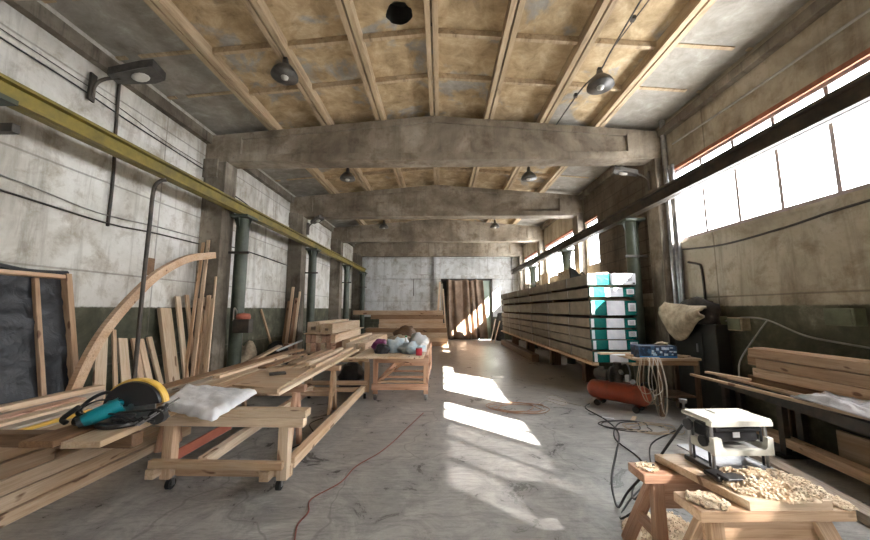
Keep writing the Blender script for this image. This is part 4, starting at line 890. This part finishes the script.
# ------------------------------------------------------------------ sawhorses, board, planer
def sawhorse(x0,x1,yc,dy,ztop,label,mm,yaw=0):
    L=x1-x0; t=thing('sawhorse',label,'sawhorse',((x0+x1)/2,yc,0),yaw,group='sawhorses')
    plank('top_plank',(-L/2,0,ztop-.03),(L/2,0,ztop-.03),dy,.06,M[mm],t)
    plank('apron',(-L/2+.10,0,ztop-.16),(L/2-.10,0,ztop-.16),.05,.20,M[mm],t)
    for sx_ in (-1,1):
        for sy_ in (-1,1):
            plank('leg',(sx_*(L/2-.02),sy_*(dy/2+.10),.0),(sx_*(L/2-.14),sy_*(dy/2-.09),ztop-.065),.09,.045,M[mm],t,up=(0,1,.3))
        plank('end_tie',(sx_*(L/2-.07),-dy/2-.02,.22),(sx_*(L/2-.07),dy/2+.02,.22),.03,.09,M[mm],t)
    return t
sawhorse(1.47,2.37,2.20,.22,.605,'near sawhorse with shaving-dusted top at the bottom right','pine_warm',.03)
sawhorse(1.41,2.35,2.62,.20,.60,'rear sawhorse under the far end of the planing board','pine_pink',.02)
t=None
bm=B(); extrude_poly(bm,[(1.62,2.72,.607),(1.76,2.085,.607),(2.24,2.10,.607),(2.30,2.74,.607)],(0,0,.05)); o=obj('planing_board',bm,M['pine_pale']); tag(o,'thick pale board across both sawhorses carrying the planer','board')
# planer
t=thing('thickness_planer','white portable thickness planer with black cutter head','planer',(2.01,2.52,.657),.06); t.scale=(.88,.88,.88)
W_=M['white_enamel']
bm=B(); box(bm,(0,.0,.02),(.50,.30,.04),bev=.008); obj('planer_base',bm,M['dark_steel'],t)
bm=B(); box(bm,(0,-.0,.046),(.36,.62,.012)); obj('feed_table',bm,M['zinc'],t)
for sx_ in (-1,1):
    for sy_ in (-1,1):
        bm=B(); cyl(bm,(sx_*.215,sy_*.11,.04),(sx_*.215,sy_*.11,.36),.012,n=12); obj('column',bm,M['zinc'],t)
        bm=B(); cyl(bm,(sx_*.215,sy_*.075,.04),(sx_*.215,sy_*.075,.32),.009,n=10); obj('lead_screw',bm,M['black_plastic'],t)
bm=B(); box(bm,(0,0,.385),(.50,.30,.035),bev=.012); box(bm,(.08,.06,.405),(.30,.10,.012),bev=.004); obj('top_cover',bm,W_,t)
bm=B(); box(bm,(0,-.125,.365),(.49,.05,.03)); obj('top_lip',bm,W_,t)
bm=B(); box(bm,(-.01,-.0,.275),(.36,.2,.11),bev=.015); cyl(bm,(-.18,-.10,.32),(.17,-.10,.32),.022,n=12); obj('cutter_head',bm,M['black_plastic'],t)
bm=B(); box(bm,(-.01,-.102,.275),(.055,.004,.038)); obj('rating_plate',bm,M['paper_white'],t)
# white front casting: U shape
bm=B(); extrude_poly(bm,[(-.235,-.15,.14),(.235,-.15,.14),(.235,-.15,.265),(.195,-.15,.265),(.185,-.15,.20),(.165,-.15,.18),(-.145,-.15,.18),(-.165,-.15,.20),(-.175,-.15,.265),(-.235,-.15,.265)],(0,.04,0))
box(bm,(-.215,-.02,.18),(.03,.22,.07),bev=.008); box(bm,(.215,-.02,.18),(.03,.22,.07),bev=.008); obj('front_casting',bm,W_,t)
bm=B(); box(bm,(.0,-.05,.165),(.34,.18,.02)); obj('outfeed_tray',bm,M['pvc_grey'],t)
bm=B(); cyl(bm,(-.255,-.06,.22),(-.235,-.06,.22),.04,n=18); obj('side_knob',bm,M['black_plastic'],t)
bm=B(); cyl(bm,(-.255,.08,.3),(-.235,.08,.3),.045,n=18); obj('side_knob',bm,M['black_plastic'],t)
bm=B(); cyl(bm,(-.23,.13,.40),(-.23,.13,.46),.008,n=8); cyl(bm,(-.23,.13,.455),(-.23,.13,.485),.025,.03,n=14); obj('crank_handle',bm,M['black_plastic'],t)
bm=B(); box(bm,(-.19,-.27,.052),(.22,.10,.016),bev=.004); box(bm,(-.27,-.2,.03),(.12,.14,.035),bev=.01); obj('front_tool_tray',bm,M['black_plastic'],t)
# shavings on board
def shavings(name,zf,cx,cy,rx,ry,h,ncurl,label,seed,rot=0,z0=0.,poly=None):
    random.seed(seed); bm=B(); g=28; bmesh.ops.create_grid(bm,x_segments=g*2,y_segments=g*2,size=1)
    for v in bm.verts:
        u,w=v.co.x,v.co.y; rr=math.sqrt(u*u+w*w); k=1/max(1,rr/ max(abs(u),abs(w),1e-6)) 
        u*=k;w*=k; rr=math.sqrt(u*u+w*w)
        edge=1+.18*noise.noise(V((u*3,w*3,seed)))
        x_=u*rx*edge;y_=w*ry*edge; hh=h*max(0,(1-rr))**.6*(.75+.6*noise.noise(V((u*3,w*3,seed+2))))+h*.07*noise.noise(V((u*14,w*14,seed)))*(rr<.97)
        v.co=V((cx+x_*math.cos(rot)-y_*math.sin(rot),cy+x_*math.sin(rot)+y_*math.cos(rot),zf+max(hh,.001)))
    base=[(v.co.x,v.co.y,v.co.z) for v in bm.verts]
    for q in range(ncurl):
        b=random.choice(base); a=random.uniform(0,2*PI); s=random.uniform(.006,.014); w=random.uniform(.004,.008)
        c_=V((b[0],b[1],b[2]+s*.5)); ax=V((math.cos(a),math.sin(a),random.uniform(-.3,.3))).normalized(); u_=V((0,0,1)).cross(ax).normalized(); v_=ax.cross(u_)
        pr_=None
        for st in range(6):
            an=st*.9; p=c_+(u_*math.cos(an)+v_*math.sin(an))*s*(1-.08*st); A=bm.verts.new(p-ax*w); B_=bm.verts.new(p+ax*w)
            if pr_: bm.faces.new((pr_[0],pr_[1],B_,A))
            pr_=(A,B_)
    o=obj(name,bm,M['shaving_mat'],smooth=False); tag(o,label,'wood shavings',kind='stuff'); return o
shavings('wood_shavings',.657,2.03,2.27,.27,.20,.085,1500,'heap of curly pale wood shavings in front of the planer',5)
shavings('wood_shavings',.606,2.34,2.19,.06,.09,.012,300,'thin scatter of shavings at the right end of the near sawhorse',8)
shavings('wood_shavings',.606,1.59,2.18,.10,.09,.006,350,'thin scatter of shavings at the left end of the near sawhorse',9)
shavings('wood_shavings',.601,1.50,2.62,.07,.07,.006,150,'thin scatter of shavings on the rear sawhorse top',10)
shavings('wood_shavings',.001,1.78,2.85,.33,.3,.03,700,'brownish shavings scattered on the floor behind the near sawhorses',11)
# ------------------------------------------------------------------ cables and hoses
def fz(p): return (p[0],p[1],p[2] if len(p)>2 else .012)
def floorwire(name,pts,r,m,label,cat): return wire(name,[ (p[0],p[1],p[2] if len(p)>2 else r+.001) for p in pts],r,M[m],label,cat,k=6)
floorwire('extension_cord',[(-.98,2.3),(-1.12,2.76),(-1.17,2.93),(-1.15,3.1),(-1.20,3.3),(-1.02,3.6),(-.95,3.95),(-.76,4.3),(-.62,4.7),(-.52,5.1),(-.3,5.9)],.006,'cord_red','reddish extension cord trailing down the middle of the floor','cord')
floorwire('floor_cable',[(1.55,2.62,.62),(1.5,2.9,.3),(1.55,3.2,.02),(1.75,3.7),(2.1,4.3),(2.5,5.0),(2.6,5.6),(2.55,6.2),(2.75,6.5)],.010,'cable_black','thick black cable from the compressor to the rear sawhorse','cable')
floorwire('floor_cable',[(1.78,2.62,.90),(1.66,2.75,.6),(1.62,3.0,.2),(1.85,3.5),(2.3,4.1),(2.35,4.8),(2.7,5.4),(3.0,5.5)],.009,'cable_black','black cable rising from the floor to the planer','cable')
floorwire('floor_cable',[(1.72,2.68,.60),(1.6,2.85,.25),(1.5,3.05),(1.7,3.3),(2.2,3.8),(2.7,4.6),(3.2,5.0),(3.5,5.2)],.008,'cable_black','black cable snaking from the planer under the worktable','cable')
random.seed(5)
def coil(cx,cy,rx,ry,turns,r,m,label,name='hose_coil',z=0,n=26,seed=1):
    random.seed(seed); pts=[]
    for i in range(int(turns*n/2)):
        a=i*2*PI/(n/2); k=1+.25*math.sin(i*.37)+random.uniform(-.12,.12); pts.append((cx+rx*k*math.cos(a)+.05*math.sin(i*.9),cy+ry*k*math.sin(a),z+r+.006+.010*abs(math.sin(i*1.7))))
    return wire(name,pts,r,M[m],label,'hose',k=4)
coil(1.35,6.2,.42,.28,4,.006,'hose_orange','thin orange air hose lying in loose loops on the sunlit floor',seed=2)
floorwire('air_hose',[(1.7,6.3),(2.0,6.7),(2.2,6.4),(2.35,6.6),(2.3,7.1),(2.1,6.9),(2.6,6.3)],.006,'hose_white','thin whitish hose wandering between the orange loops and the compressor','hose')
coil(2.8,5.3,.30,.2,2,.007,'cable_black','tangle of black cable on the floor before the compressor',name='cable_coil',seed=4)
coil(3.1,5.2,.3,.2,3,.006,'hose_tan','loops of tan hose on the floor below the hanging hoses',seed=6)
# hanging hoses from table corner
t=thing('hanging_hoses','tangle of tan hoses hanging off the worktable corner to the floor','hose',(3.45,5.62,0))
random.seed(11)
for q in range(7):
    x_=random.uniform(-.2,.12); w=random.uniform(.05,.16); zb=random.uniform(.03,.45); pts=[(x_,.1,.955),(x_-w*.4,-.04,.93),(x_-w,-.08,.6),(x_-w*.5,-.1,zb),(x_+w*.3,-.12,zb+.02),(x_+w,-.07,.55),(x_+w*.4,-.04,.93),(x_+.05,.1,.955)]
    bm=B(); tube(bm,pts,.006,n=6,k=5); obj('hose_loop',bm,M['hose_tan' if q%3 else 'hose_white'],t,smooth=True)
floorwire('floor_cable',[(-1.72,3.9),(-1.9,4.3),(-1.75,4.8),(-2.0,5.3),(-1.9,5.6)],.008,'cable_black','black cable lying on the floor inside the long cart','cable')
# small scraps on floor
for i,(a,b,mm,l) in enumerate((((3.0,5.55),(3.15,5.75),'pine_pale','pale scrap of wood on the floor near the compressor wheels'),((2.6,5.7),(2.75,5.62),'paper_white','white scrap lying among the black cable tangle'))):
    plank('floor_scrap',(a[0],a[1],.012),(b[0],b[1],.012),.06,.016,M[mm],label=l,cat='scrap')
# ------------------------------------------------------------------ light
w=bpy.data.worlds.new('World'); S.world=w; w.use_nodes=True; bg=w.node_tree.nodes['Background']; bg.inputs[0].default_value=(.92,.96,1.,1); bg.inputs[1].default_value=23
sd=bpy.data.lights.new('sun','SUN'); sd.energy=200; sd.angle=math.radians(.8); sd.color=(1,.93,.82); so=bpy.data.objects.new('sun',sd); link(so)
d=V((-1,.93,-.91)); so.rotation_euler=d.to_track_quat('-Z','Y').to_euler()
for i,(a,b) in enumerate(wins):    # portals guide sampling of daylight through the windows
    ld=bpy.data.lights.new('window_portal','AREA'); ld.shape='RECTANGLE'; ld.size=b-a; ld.size_y=WZ1-WZ0; ld.cycles.is_portal=True
    lo=bpy.data.objects.new('window_portal',ld); link(lo); lo.location=(XR+.28,(a+b)/2,(WZ0+WZ1)/2); lo.rotation_euler=V((-1,0,0)).to_track_quat('-Z','Z').to_euler()
# ------------------------------------------------------------------ camera
cd=bpy.data.cameras.new('camera'); cam=bpy.data.objects.new('camera',cd); link(cam); cd.sensor_width=36; cd.lens=335/870*36; cd.clip_start=.05
cam.location=(0,0,1.75); th=math.atan(39/335.); ps=math.atan(6*math.cos(th)/335.); cam.rotation_euler=(PI/2+th,0,ps); S.camera=cam
S.view_settings.view_transform='Standard'; S.view_settings.look='None'; S.view_settings.gamma=1; S.view_settings.exposure=.22
